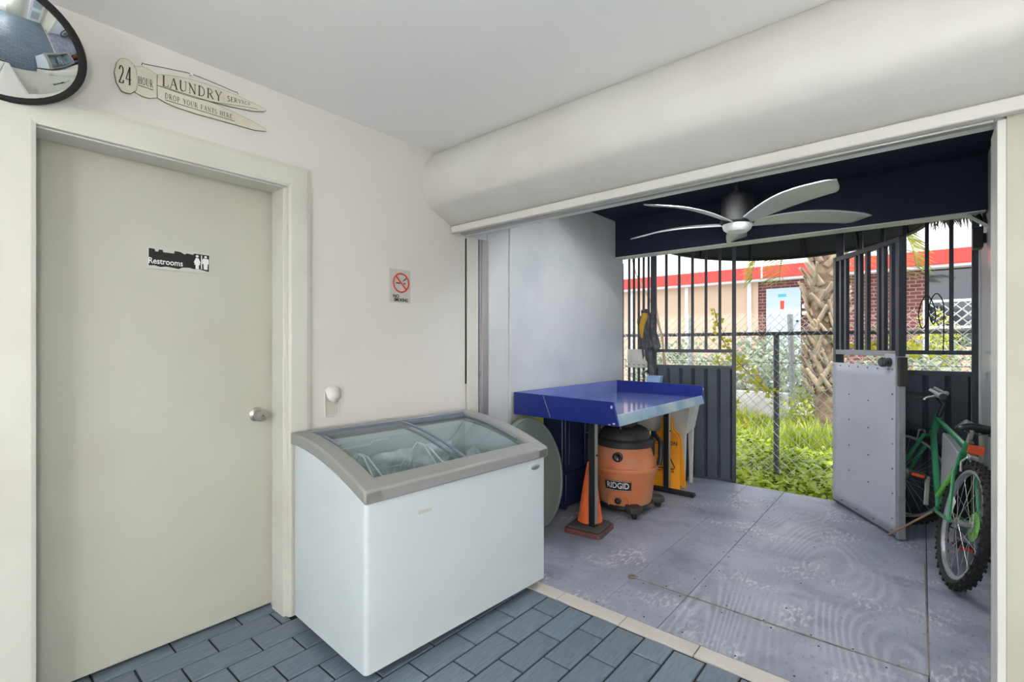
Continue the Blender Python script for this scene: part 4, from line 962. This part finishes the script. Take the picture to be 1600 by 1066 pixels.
# ------------------------------------------------------------------ bracket, speaker box, conduit on the right wall
sb = thing('wall_speaker', 'small black box mounted high on the white porch wall', 'speaker', (.285, 4.28, 1.86), world=True)
MB().box(.245, 4.235, 1.865, .295, 4.345, 2.0).build('case', M['black'], sb, .006)
MB().box(.2955, 4.27, 1.90, .3095, 4.31, 1.96).build('wall_bracket', M['black'], sb)
kb = thing('corner_bracket', 'white diagonal bracket under the beam at the white wall', 'bracket', (.27, 4.2, 2.0), world=True)
MB().bar((.215, 4.20, 2.073), (.308, 4.20, 1.99), .03, .014).build('strut', M['whiteedge'], kb)
for p, q in (((.24, 4.24, 2.07), (.30, 4.24, 2.03)), ((.27, 4.23, 2.075), (.30, 4.25, 2.0)), ((.295, 4.22, 2.075), (.305, 4.22, 2.0))):
    MB().bar(p, q, .016, .016).build('arm', M['black'], kb)
cdt = MB().tube([(.300, 4.56, .02), (.300, 4.56, 2.0)], .007, 8)
tag(cdt.build('white_conduit', M['whiteedge']), 'thin white vertical conduit on the porch wall behind the bicycle', 'pipe')

# ------------------------------------------------------------------ bicycle (local: x forward, y left, z up)
BK = thing('bicycle', 'green mountain bicycle with knobbly tyres leaning against the white wall', 'bicycle', (.106, 3.40, 0))
BK.rotation_mode = 'XYZ'
BK.rotation_euler = (Matrix.Rotation(math.atan2(.98, -.19), 3, 'Z') @ Matrix.Rotation(R(10.5), 3, 'X')).to_euler()
RW = .330
hub0, bb = Vector((0, 0, RW)), Vector((.42, 0, .285)); stt = Vector((.235, 0, .70)); ht0, ht1 = Vector((.895, 0, .655)), Vector((.865, 0, .79))
piv = Vector((.90, 0, 0)); STEER = R(50); BARS = R(76)
def S(p):
    p = Vector(p)-piv; c_, s_ = math.cos(STEER), math.sin(STEER)
    return Vector((p.x*c_-p.y*s_, p.x*s_+p.y*c_, p.z))+piv
def SB(p):
    p = Vector(p)-Vector((.862, 0, 0)); c_, s_ = math.cos(BARS), math.sin(BARS)
    return Vector((p.x*c_-p.y*s_, p.x*s_+p.y*c_, p.z))+Vector((.862, 0, 0))
def wheel(center, fn, nm, rear):
    C = Vector(center); ident = (lambda p: Vector(p)) if fn is None else fn
    T = lambda a_, r_, y: ident(C+Vector((r_*math.cos(a_), y, r_*math.sin(a_))))
    n_ = 56; W_ = MB()
    W_.tube([T(2*PI*i/n_, RW-.026, 0) for i in range(n_)], .0245, 10, closed=True)
    ty = W_.build('tyre', M['rubber'], BK)
    kn_ = MB()
    for i in range(64):
        a_ = 2*PI*i/64
        for y, dr_ in ((-.017, -.006), (.017, -.006), (0, 0)) if i % 2 else ((-.024, -.014), (.024, -.014), (-.008, -.001), (.008, -.001)):
            c_ = T(a_, RW-.003+dr_, y); rd = (T(a_, RW, y)-T(a_, RW-.1, y)).normalized(); tg = (T(a_+.01, RW, y)-T(a_, RW, y)).normalized(); sd = rd.cross(tg)
            v_ = [c_+rd*dz+tg*dx+sd*dy for dz in (-.006, .006) for dx, dy in ((-.006, -.006), (.006, -.006), (.006, .006), (-.006, .006))]
            kn_.add(v_, [(0,3,2,1),(4,5,6,7),(0,1,5,4),(1,2,6,5),(2,3,7,6),(3,0,4,7)])
    kk = kn_.build('tread_knobs', M['rubber'], ty, sharp=20)
    rm_ = MB()
    pf = [(-.013, .282), (-.013, .268), (0, .262), (.013, .268), (.013, .282)]
    rm_.grid(lambda u, v: T(2*PI*u, pf[round(v*4)][1], pf[round(v*4)][0]), n_, 4)
    rm_.grid(lambda u, v: T(2*PI*u, .281-.001*v, .013-.026*v), n_, 1)
    rmo = rm_.build('rim', M['rim'], BK)
    sp_ = MB()
    for i in range(28):
        a_ = 2*PI*i/28; sgn = 1 if i % 2 else -1; off = R(50)*(1 if (i//2) % 2 else -1)
        sp_.tube([T(a_+off, .022, sgn*.030), T(a_, .266, sgn*.004)], .0012, 4, caps=False)
    sp_.build('spokes', M['chrome'], BK)
    hb = MB(); ax = (T(0, 0, .05)-T(0, 0, -.05)).normalized(); e1 = (T(0, .1, 0)-T(0, 0, 0)).normalized(); e2 = ax.cross(e1)
    hb.lathe([(.008, -.062), (.008, -.038), (.026, -.034), (.026, -.028), (.014, -.024), (.014, .024), (.026, .028), (.026, .034), (.008, .038), (.008, .062)], 16, T(0, 0, 0), (ax, e1, e2))
    hb.build('hub', M['chrome'], BK)
    if rear:
        MB().lathe([(.020, -.042), (.070, -.040), (.075, -.037), (.070, -.035), (.020, -.034)], 28, T(0, 0, 0), (ax, e1, e2)).build('spoke_guard', M['bikelite'], BK)
        MB().lathe([(.020, -.055), (.046, -.053), (.050, -.046), (.020, -.043)], 22, T(0, 0, 0), (ax, e1, e2)).build('sprockets', M['blackm'], BK)
        MB().grid(lambda u, v: T(R(-8+34*u), .165+.055*v, .010), 6, 2).build('white_reflector', M['white'], BK)
wheel(hub0, None, 'rear_wheel', True)
fax = Vector((1.02, 0, RW))
wheel(fax, S, 'front_wheel', False)
def tb_(nm, pts, r_, m, n_=10): return MB().tube(pts, r_, n_).build(nm, M[m], BK)
tb_('top_tube', [stt+(ht1-stt)*.0, ht1-Vector((0, 0, .02))], .0155, 'bike', 14)
tb_('down_tube', [bb, ht0+Vector((0, 0, .02))], .018, 'bike', 14)
tb_('seat_tube', [bb, stt+Vector((-.012, 0, .03))], .016, 'bike', 14)
tb_('head_tube', [ht0, ht1], .021, 'bike', 14)
for s in (-1, 1):
    tb_('seat_stay', [hub0+Vector((0, s*.062, 0)), Vector((.16, s*.045, .56)), stt+Vector((.008, s*.012, -.03))], .0085, 'bike')
    tb_('chain_stay', [hub0+Vector((0, s*.062, 0)), Vector((.26, s*.05, .30)), bb+Vector((-.01, s*.02, 0))], .010, 'bike')
    tb_('fork_leg', [S((1.02, s*.052, RW)), S((.985, s*.052, .46)), S((.925, s*.045, .64))], .011, 'bike')
    MB().bar(hub0+Vector((-.022, s*.06, .008)), hub0+Vector((.03, s*.06, .008)), .006, .028).build('dropout', M['bike'], BK)
tb_('fork_crown', [S((.92, -.055, .645)), S((.92, .055, .645))], .013, 'bike')
# brace tube of light green along the seat tube (pump)
tb_('frame_pump', [bb+Vector((-.04, .03, .08)), stt+Vector((-.035, .03, -.14))], .013, 'bikelite')
tb_('seat_post', [stt+Vector((-.012, 0, .02)), Vector((.215, 0, .80))], .0125, 'chrome')
sdl = MB()
def saddle(u, v):
    x = .06+.27*u; wd = .075*(1-u)**.9+.018+.012*math.sin(PI*u); a_ = -PI/2+PI*v
    return (x, wd*math.sin(a_)*1.12, .815+.022*math.cos(a_)*(1.1-.4*u)+.012*(1-2*u)**2-.02*(abs(math.sin(a_))**4))
sdl.grid(saddle, 14, 14)
so = sdl.build('saddle', M['black'], BK, sharp=70); s_ = so.modifiers.new('thick', 'SOLIDIFY'); s_.thickness = .03; s_.offset = -1
MB().grid(lambda u, v: Vector(saddle(.12+.3*u, .45+.1*v))+Vector((0, 0, .002)), 4, 2).build('saddle_print', M['galv'], so)
for s in (-1, 1): tb_('saddle_rail', [(.10, s*.035, .80), (.16, s*.022, .785), (.26, s*.022, .785), (.31, s*.012, .80)], .0035, 'chrome', 6)
# rear reflector and bracket
tb_('reflector_bracket', [(.19, 0, .745), (.12, 0, .735)], .006, 'black', 6)
MB().box(.085, -.033, .685, .10, .033, .735).build('rear_reflector', M['reflector'], BK, .004)
MB().box(.09, -.02, .65, .13, .02, .679).build('brake_arch', M['chrome'], BK, .005)
for s in (-1, 1): tb_('rear_brake_arm', [(.10, s*.035, .58), (.11, s*.04, .63), (.12, s*.012, .665)], .006, 'chrome', 6)
# frame bag
MB().prism([(stt.x+.03, .655), (.62, .715), (.40, .40), (.36, .42)], lambda a_, c_, t: (a_, t, c_), -.022, .022).build('frame_bag', M['bag'], BK, .008)
# stem, bars, grips, levers, cables
tb_('stem', [SB((.862, 0, .79)), SB((.85, 0, .875)), SB((.90, 0, .925))], .0135, 'black', 12)
tb_('handlebar', [SB((.86, -.29, .935)), SB((.895, -.12, .925)), SB((.90, 0, .922)), SB((.895, .12, .925)), SB((.86, .29, .935))], .0115, 'silver', 10)
for s in (-1, 1):
    tb_('grip', [SB((.858, s*.295, .936)), SB((.873, s*.175, .931))], .0185, 'silver', 12)
    MB().lathe([(.0195, -.004), (.0195, .004), (.0001, .005)], 14, SB((.857, s*.297, .936)), ((SB((.858, s*.295, 0))-SB((.873, s*.175, 0))).normalized(), Vector((0,0,1)), (SB((.858, s*.295, 0))-SB((.873, s*.175, 0))).normalized().cross(Vector((0,0,1))))).build('grip_end', M['black'], BK)
    tb_('brake_lever', [SB((.895, s*.13, .925)), SB((.935, s*.15, .905)), SB((.945, s*.24, .895))], .006, 'chrome', 8)
    tb_('bar_end', [SB((.86, s*.285, .936)), SB((.93, s*.285, .965))], .010, 'silver', 10)
    tb_('brake_cable', smooth([SB((.92, s*.13, .915)), SB((1.06, s*.12, .90)), SB((1.09, s*.05, .80)), SB((1.0, 0, .70)), SB((.95, 0, .66))]), .003, 'black', 6)
tb_('gear_cable', smooth([SB((.92, .10, .92)), SB((1.03, .16, .84)), SB((1.0, .12, .72)), (.86, .02, .70)]), .003, 'black', 6)
tb_('front_brake_arch', [S((.955, -.04, .58)), S((.965, -.03, .67)), S((.965, .03, .67)), S((.955, .04, .58))], .006, 'chrome', 6)
# cranks
MB().lathe([(.085, -.003), (.088, 0), (.085, .003), (.02, .004)], 30, bb+Vector((0, -.05, 0)), (Vector((0,1,0)), Vector((1,0,0)), Vector((0,0,1)))).build('chainring', M['blackm'], BK)
for s, a_ in ((1, 75), (-1, 255)):
    e_ = bb+Vector((.17*math.cos(R(a_)), s*.075, .17*math.sin(R(a_))))
    MB().bar(bb+Vector((0, s*.062, 0)), e_, .014, .024, (0,1,0)).build('crank', M['chrome'], BK, .003)
    pd = MB(); pd.box(e_.x-.045, min(e_.y+s*.012, e_.y+s*.10), e_.z-.012, e_.x+.045, max(e_.y+s*.012, e_.y+s*.10), e_.z+.012)
    po = pd.build('pedal', M['black'], BK, .003)
    for dx in (-.047, .047): MB().box(e_.x+dx-.003, min(e_.y+s*.025, e_.y+s*.085), e_.z-.008, e_.x+dx+.003, max(e_.y+s*.025, e_.y+s*.085), e_.z+.008).build('pedal_reflector', M['reflector'], po)
ch = MB(); ch.tube([hub0+Vector((0, -.05, .045)), bb+Vector((0, -.05, .085))], .004, 6); ch.tube([hub0+Vector((.0, -.05, -.045)), bb+Vector((0, -.05, -.085))], .004, 6)
ch.build('chain', M['blackm'], BK)
MB().tube([(.36, .04, .27), (.50, .185, .020)], .006, 8).build('kickstand', M['twig'], BK)

# ------------------------------------------------------------------ outside: ground, fence, plants
struct(MB().box(-9, 4.66, -.35, 6, 9.3, -.12), 'ground_yard', M['soil'], label='leafy ground strip outside the gate')
struct(MB().box(-30, 9.3, -.36, 25, 60, -.14), 'ground_street', M['asphalt'], label='pale paving beyond the far fence')
rl = random.Random(11)
def leaves(n, area, h, size, up, fn=None):
    b = MB()
    for _ in range(n):
        x, y = rl.uniform(area[0], area[1]), rl.uniform(area[2], area[3]); z = -.12+rl.random()**1.3*h(x, y)
        if fn and not fn(x, y): continue
        s = size*rl.uniform(.6, 1.3); a_ = rl.uniform(0, 2*PI); t = rl.uniform(-.9, .9)
        d = Vector((math.cos(a_), math.sin(a_), t*up)).normalized()*s; e_ = Vector((-math.sin(a_), math.cos(a_), rl.uniform(-.4, .4)))*s*.36; p = Vector((x, y, z))
        b.add([p, p+d*.5+e_, p+d, p+d*.5-e_], [(0, 1, 2, 3)])
    return b
gc = leaves(17000, (-3.6, 1.0, 4.68, 7.6), lambda x, y: .07+.10*(.5+.5*math.sin(3*x+2*y))*(y-4.6)/2, .075, 1)
o = gc.build('ground_cover', M['leaf'], raw=True); tag(o, 'bright green leafy ground cover growing outside the gate', 'ground cover', kind='stuff')
b = MB()
for _ in range(9000):
    x, y = rl.uniform(-4.2, 1.2), rl.uniform(7.0, 9.0); hh = rl.uniform(.16, .46)*(.6+.4*math.sin(2.3*x+1)**2); a_ = rl.uniform(0, 2*PI); ln_ = rl.uniform(.0, .5)*hh; w_ = .009
    p = Vector((x, y, -.13)); t_ = p+Vector((math.cos(a_)*ln_, math.sin(a_)*ln_, hh)); m_ = p+Vector((math.cos(a_)*ln_*.35, math.sin(a_)*ln_*.35, hh*.6)); e_ = Vector((-math.sin(a_), math.cos(a_), 0))*w_
    b.add([p-e_, p+e_, m_+e_, m_-e_, t_], [(0, 1, 2, 3), (3, 2, 4)])
o = b.build('tall_grass', M['grass'], raw=True); tag(o, 'pale tall grass and weeds at the foot of the far fence', 'grass', kind='stuff')
def link_mesh(x0, x1, y, z0, z1, pitch, r_):
    b = MB(); H = z1-z0
    x = x0-H
    while x < x1:
        for s in (1, -1):
            # line from (x, z0) up to (x+H, z1) or mirrored
            xa, za, xb, zb_ = (x, z0, x+H, z1) if s == 1 else (x, z1, x+H, z0)
            if xa < x0: za += (zb_-za)*(x0-xa)/(xb-xa); xa = x0
            if xb > x1: zb_ = za+(zb_-za)*(x1-xa)/(xb-xa); xb = x1
            if xb-xa > .02: b.tube([(xa, y+s*.002, za), (xb, y+s*.002, zb_)], r_, 3, caps=False)
        x += pitch
    xx = x0
    while xx < x1:     # twisted tips
        b.tube([(xx, y, z1-.01), (xx+.01, y, z1+.035)], r_, 3, caps=False); xx += pitch
    return b
F1 = thing('near_chain_fence', 'near chain link fence with dark top pipe just outside the gate', 'fence', (-1.1, 5.34, -.12), world=True)
MB().tube([(-4.2, 5.34, 1.36), (2.0, 5.34, 1.36)], .019, 10).build('top_rail', M['darkgalv'], F1)
for x in (-3.35, -1.10, 1.15): MB().tube([(x, 5.34, -.3), (x, 5.34, 1.345)], .026, 12).build('post', M['darkgalv'], F1)
link_mesh(-4.2, 2.0, 5.315, -.10, 1.40, .105, .0030).build('link_mesh', M['linkwire'], F1, raw=True)
F2 = thing('far_chain_fence', 'far taller chain link fence with pale galvanised posts', 'fence', (-1.5, 8.93, -.13), world=True)
for x, tilt in ((-6.6, 0), (-3.25, 0), (-1.58, -.06), (.55, 0), (2.9, 0)): MB().tube([(x, 8.93, -.3), (x+tilt, 8.93, 1.74)], .042, 12).build('post', M['galv'], F2)
link_mesh(-7.5, 4.0, 8.88, -.10, 1.74, .13, .0045).build('link_mesh', M['linkwire'], F2, raw=True)
MB().tube([(-7.5, 8.90, .95), (4.0, 8.90, .95)], .006, 6).build('tension_wire', M['darkgalv'], F2)
def vine(name, label, pts, nl, size, m='vine', leafsc=1, group=None):
    t = thing(name, label, 'vine', tuple(pts[0]), group=group, world=True)
    MB().tube(pts, .005, 5).build('stem', M['twig'], t)
    b = MB(); segs = [Vector(p) for p in pts]
    for _ in range(nl):
        i = rl.randrange(len(segs)-1); p = segs[i].lerp(segs[i+1], rl.random())+Vector((rl.gauss(0, .03), rl.gauss(0, .025), rl.gauss(0, .035)))
        s = size*rl.uniform(.6, 1.3); a_ = rl.uniform(0, 2*PI); d = Vector((math.cos(a_), .5*rl.uniform(-1, 1), math.sin(a_))).normalized()*s; e_ = d.cross(Vector((rl.uniform(-.5, .5), 1, rl.uniform(-.5, .5)))).normalized()*s*.42
        b.add([p, p+d*.45+e_, p+d, p+d*.45-e_], [(0, 1, 2, 3)])
    o = b.build('leaves', M[m], t, raw=True); o['kind'] = 'stuff'
vine('climbing_vine', 'yellow green vine trailing down the near fence beside the post', [(-1.68, 5.30, 1.62), (-1.62, 5.30, 1.35), (-1.50, 5.30, 1.12), (-1.36, 5.30, .98), (-1.20, 5.30, .82), (-1.08, 5.30, .72)], 140, .042)
vine('climbing_vine', 'yellow green vine hanging low on the near fence at the dark gate edge', [(-1.66, 5.29, 1.15), (-1.60, 5.29, .95), (-1.55, 5.29, .80), (-1.46, 5.29, .60), (-1.36, 5.29, .42)], 100, .040)
vine('climbing_vine', 'sparse vine on the near fence behind the open gate leaf', [(-.62, 5.30, 1.28), (-.40, 5.30, 1.22), (-.20, 5.30, 1.30), (-.05, 5.30, 1.20), (.2, 5.30, 1.15)], 90, .04)
dv = thing('dry_vine', 'bare dry vine stems rising behind the left gate bars', 'vine', (-2.2, 5.2, 0), world=True)
MB().tube([(-2.22, 5.22, -.13), (-2.20, 5.22, 1.0), (-2.22, 5.22, 1.35), (-2.36, 5.22, 1.75), (-2.52, 5.2, 2.05), (-2.62, 5.2, 2.4)], [.014, .013, .012, .009, .007, .005], 6).build('stem', M['twig'], dv)
MB().tube([(-2.12, 5.2, -.13), (-2.18, 5.2, 1.1), (-2.25, 5.2, 1.5), (-2.33, 5.2, 1.95), (-2.35, 5.2, 2.4)], [.010, .009, .008, .006, .004], 6).build('stem', M['twig'], dv)
def shrub(name, label, c, rx, ry, rz, n_, size, m, group=None):
    t = thing(name, label, 'shrub', (c[0], c[1], -.13), group=group, world=True)
    st = MB()
    for i in range(7):
        a_ = i*.9; st.tube([(c[0]+.08*math.cos(a_), c[1]+.05*math.sin(a_), -.13), (c[0]+rx*.45*math.cos(a_), c[1]+ry*.4*math.sin(a_), c[2])], .012, 5)
    st.build('stems', M['twig'], t)
    b = MB()
    for _ in range(n_):
        d = Vector((rl.gauss(0, 1), rl.gauss(0, 1), rl.gauss(0, 1))).normalized(); k_ = rl.uniform(.55, 1.05)*(1+.12*math.sin(7*d.x+5*d.z))
        p = Vector((c[0]+rx*d.x*k_, c[1]+ry*d.y*k_, max(-.1, c[2]+rz*d.z*k_))); s = size*rl.uniform(.6, 1.3)
        q = Vector((rl.gauss(0, 1), rl.gauss(0, 1), rl.gauss(0, 1))).normalized()*s; e_ = q.cross(d+Vector((.01, .3, 0))).normalized()*s*.35
        b.add([p, p+q*.5+e_, p+q, p+q*.5-e_], [(0, 1, 2, 3)])
    o = b.build('leaves', M[m], t, raw=True); o['kind'] = 'stuff'
GS = 'silver shrubs behind the far fence'
shrub('silver_shrub', 'silver green shrub behind the far fence, leftmost, seen through the left bars', (-4.1, 10.3, .55), 1.1, .6, .80, 2600, .10, 'shrub', GS)
shrub('silver_shrub', 'silver green shrub behind the far fence in the open gateway', (-2.35, 10.3, .60), .95, .6, .82, 2800, .10, 'shrub', GS)
shrub('silver_shrub', 'silver green shrub behind the far fence to the right of the palm', (.1, 10.3, .50), 1.3, .6, .85, 2800, .10, 'shrub', GS)
shrub('yellow_shrub', 'small yellow green shrub in front of the far building window', (.16, 11.2, 1.05), .34, .3, .78, 1300, .07, 'yshrub')
shrub('green_weed_shrub', 'bright green weedy shrub at the palm foot', (-1.30, 8.3, .20), .34, .3, .42, 800, .05, 'grass')
# low white wall past the fence
lw = tag(MB().box(-5.2, 9.25, -.2, -1.75, 9.40, .42).build('low_wall', M['concrete'], None, .01), 'low white concrete wall between the far fence and the shrubs', 'low wall')
# lattice screen at right
LT = thing('lattice_screen', 'white lattice screen below the far building window', 'screen', (.6, 10.1, -.14), world=True)
for z in (1.52, 1.93): MB().box(.05, 10.08, z-.02, 1.4, 10.12, z+.02).build('rail', M['whiteb'], LT)
for x in (.05, .78, 1.4): MB().box(x-.04, 10.06, -.14, x+.04, 10.14, 1.95).build('post', M['whiteb'], LT)
for i in range(9):
    xa = .07+.14*i
    for s in (1, -1):
        p, q = ((xa, 10.1-.008*s, 1.54), (min(xa+.37, 1.39), 10.1-.008*s, 1.54+min(.37, 1.39-xa))) if s == 1 else ((xa, 10.1-.008*s, 1.91), (min(xa+.37, 1.39), 10.1-.008*s, 1.91-min(.37, 1.39-xa)))
        if q[0]-p[0] > .05: MB().bar(p, q, .012, .028, (0,1,0)).build('lattice_strip', M['whiteb'], LT)
# ------------------------------------------------------------------ palm
PX, PY = -1.06, 8.15
PM = thing('palm_tree', 'palm tree with rough trunk of crossed old leaf bases', 'palm tree', (PX, PY, -.13))
ptr = [(0, 0, -.05), (.02, 0, .5), (0, 0, 1.2), (-.02, 0, 2.0), (.03, 0, 2.85), (.05, 0, 3.25)]
MB().tube(ptr, [.17, .145, .16, .17, .15, .10], 18).build('trunk', M['bark'], PM)
bt = MB()
bt.grid(lambda u, v: ((v-.5)*(.085-.045*u), .065+.075*u**1.3+.014*math.cos(PI*(v-.5)), .31*u), 8, 3)
bt_me = bt.mesh('leaf_base', M['boot'], 80)
idx = 0
for ring in range(21):
    z = .70+ring*.108; nrg = 8
    for i in range(nrg):
        o = place('leaf_base', bt_me, PM); a_ = 2*PI*(i/nrg)+ring*.45+rl.uniform(-.12, .12)
        off = .10
        o.location = (-math.sin(a_)*off, math.cos(a_)*off, z+rl.uniform(-.04, .04)); sc_ = rl.uniform(.85, 1.25)
        o.rotation_euler = (rl.uniform(-.15, .25), rl.choice((-1, 1))*rl.uniform(.35, .75), a_); o.scale = (sc_, sc_, sc_)
        s_ = o.modifiers.new('thick', 'SOLIDIFY'); s_.thickness = .012
def frond(L, droop, dead=False, lfl=.5):
    b = MB(); pts = []
    for i in range(13):
        u = i/12; pts.append(Vector((L*u*math.cos(droop*u*.6), 0, L*(.35*u-droop*.62*u*u))))
    b.tube(pts, [.016*(1-.75*i/12) for i in range(13)], 5)
    for i in range(2, 13):
        for j in range(4):
            for s in (-1, 1):
                if i == 12 and j: continue
                p = pts[i].lerp(pts[min(12, i+1)], j/4); l_ = lfl*(1-.5*abs(i/12-.55)*2)*rl.uniform(.85, 1.1)
                d = Vector((.55, s*.8, -.18-rl.uniform(0, .35))).normalized()*l_; e_ = Vector((.005, 0, .004))
                b.add([p-e_, p+e_, p+d*.6+e_, p+d*.6-e_, p+d], [(0, 1, 2, 3), (3, 2, 4)])
    return b
fl_ = [frond(1.9, .75, lfl=.55).mesh('frond', M['frond'], 80), frond(1.5, 1.2, lfl=.5).mesh('frond', M['frond'], 80)]
for i in range(14):
    o = place('frond', fl_[i % 2], PM); o.location = (.05, 0, 3.12+.06*(i % 3)); o.rotation_euler = (0, R(-20 if i % 2 == 0 else 12), 2*PI*i/14+.2)
# hanging dark frond clump close to the porch corner
DF = thing('dry_frond_clump', 'dark dry frond clump hanging under the beam at the right', 'frond', (.2, 5.2, 2.25), world=True)
cl = MB()
for i in range(170):
    a_ = rl.uniform(0, 2*PI); p = Vector((.16+rl.gauss(0, .07), 5.2+rl.gauss(0, .05), 2.42+rl.gauss(0, .02))); d = Vector((rl.gauss(0, .07), rl.gauss(0, .06), -rl.uniform(.10, .27))); e_ = Vector((.007, 0, 0))
    cl.add([p-e_, p+e_, p+d*.6+e_, p+d*.6-e_, p+d], [(0, 1, 2, 3), (3, 2, 4)])
o = cl.build('dry_leaves', M['deadfrond'], DF, raw=True); o['kind'] = 'stuff'
MB().tube([(.16, 5.2, 2.42), (.3, 5.2, 2.6), (.5, 5.2, 2.75)], .012, 6).build('stalk', M['deadfrond'], DF)
# ------------------------------------------------------------------ dome awning over the gate
AW = thing('dome_awning', 'black rounded dome awning outside over the gateway', 'awning', (-.95, 4.6, 2.12), world=True)
def aw(u, v, k=1):
    a_ = PI*u; e_ = PI/2*v
    return (-.93+.98*k*math.cos(a_)*math.cos(e_)*-1, 4.50+1.27*k*math.sin(a_)*math.cos(e_), 2.16+.62*k*math.sin(e_))
ao = MB().grid(aw, 36, 12).build('canopy', M['awn'], AW, sharp=80); s_ = ao.modifiers.new('thick', 'SOLIDIFY'); s_.thickness = .006
MB().tube([Vector(aw(i/36, 0))-Vector((0, 0, .0)) for i in range(37)], .014, 8).build('rim_tube', M['blackm'], AW)
for u in (.17, .34, .5, .66, .83): MB().tube([aw(u, i/10, .985) for i in range(11)], .010, 6).build('rib', M['blackm'], AW)
# ------------------------------------------------------------------ far building
FB = thing('far_building', 'low building across the yard with red fascia, brick and tan walls', 'building', (-3, 14.5, -.14), world=True)
YB = 14.4
MB().box(-3.40, YB, -.14, .06, YB+.3, 2.99).build('brick_wall', M['brick'], FB)
MB().box(-16, YB-.02, -.14, -3.405, YB+.3, 2.99).build('tan_wall', M['tan'], FB)
xx = -3.62
for x0, x1 in ((-16, -3.26), (-3.22, 6)): MB().box(x0, YB-.35, 3.0, x1, YB+.4, 3.32).build('fascia', M['redfascia'], FB, .01)
MB().box(-3.26, YB-.36, 2.99, -3.22, YB+.3, 3.30).build('fascia_joint', M['whiteb'], FB)
MB().box(-16, YB-.30, 2.94, 6, YB+.2, 2.9995).build('soffit_trim', M['whiteb'], FB)
for x in (-3.62, -5.35, -7.1, -8.9, -10.6): MB().box(x-.05, YB-.07, -.14, x+.05, YB-.0205, 2.935).build('panel_post', M['whiteb'], FB)
db = MB().box(-3.20, YB-.06, -.1, -2.39, YB-.001, 2.74).build('service_door', M['doorb'], FB, .01)
MB().box(-2.91, YB-.064, 2.50, -2.72, YB-.061, 2.58).build('teal_notice', M['teal'], db)
MB().box(-2.86, YB-.064, 2.18, -2.77, YB-.061, 2.40).build('red_notice', M['red'], db)
MB().lathe([(.03, 0), (.03, .05), (.0001, .055)], 12, (-2.46, YB-.06, 1.85), (Vector((0,-1,0)), Vector((1,0,0)), Vector((0,0,1)))).build('door_knob', M['blackm'], db)
for z in (2.22, 2.05): MB().tube([(-2.35, YB-.08, z), (-1.6, YB-.08, z)], .05, 10).build('pipe', M['whiteb'], FB)
MB().box(-2.15, YB-.16, -.14, -1.85, YB-.001, 1.95).build('meter_box', M['galv'], FB)
MB().box(.10, YB+.05, 1.2, 6, YB+.3, 2.94).build('window_bay', M['winb'], FB)
for x in (.08, 1.25, 2.4, 3.6): MB().box(x-.035, YB, -.1, x+.035, YB+.05, 2.94).build('window_frame', M['whiteb'], FB)
MB().box(.06, YB-.001, -.14, 6, YB+.3, 1.2).build('window_sill_wall', M['tan'], FB)
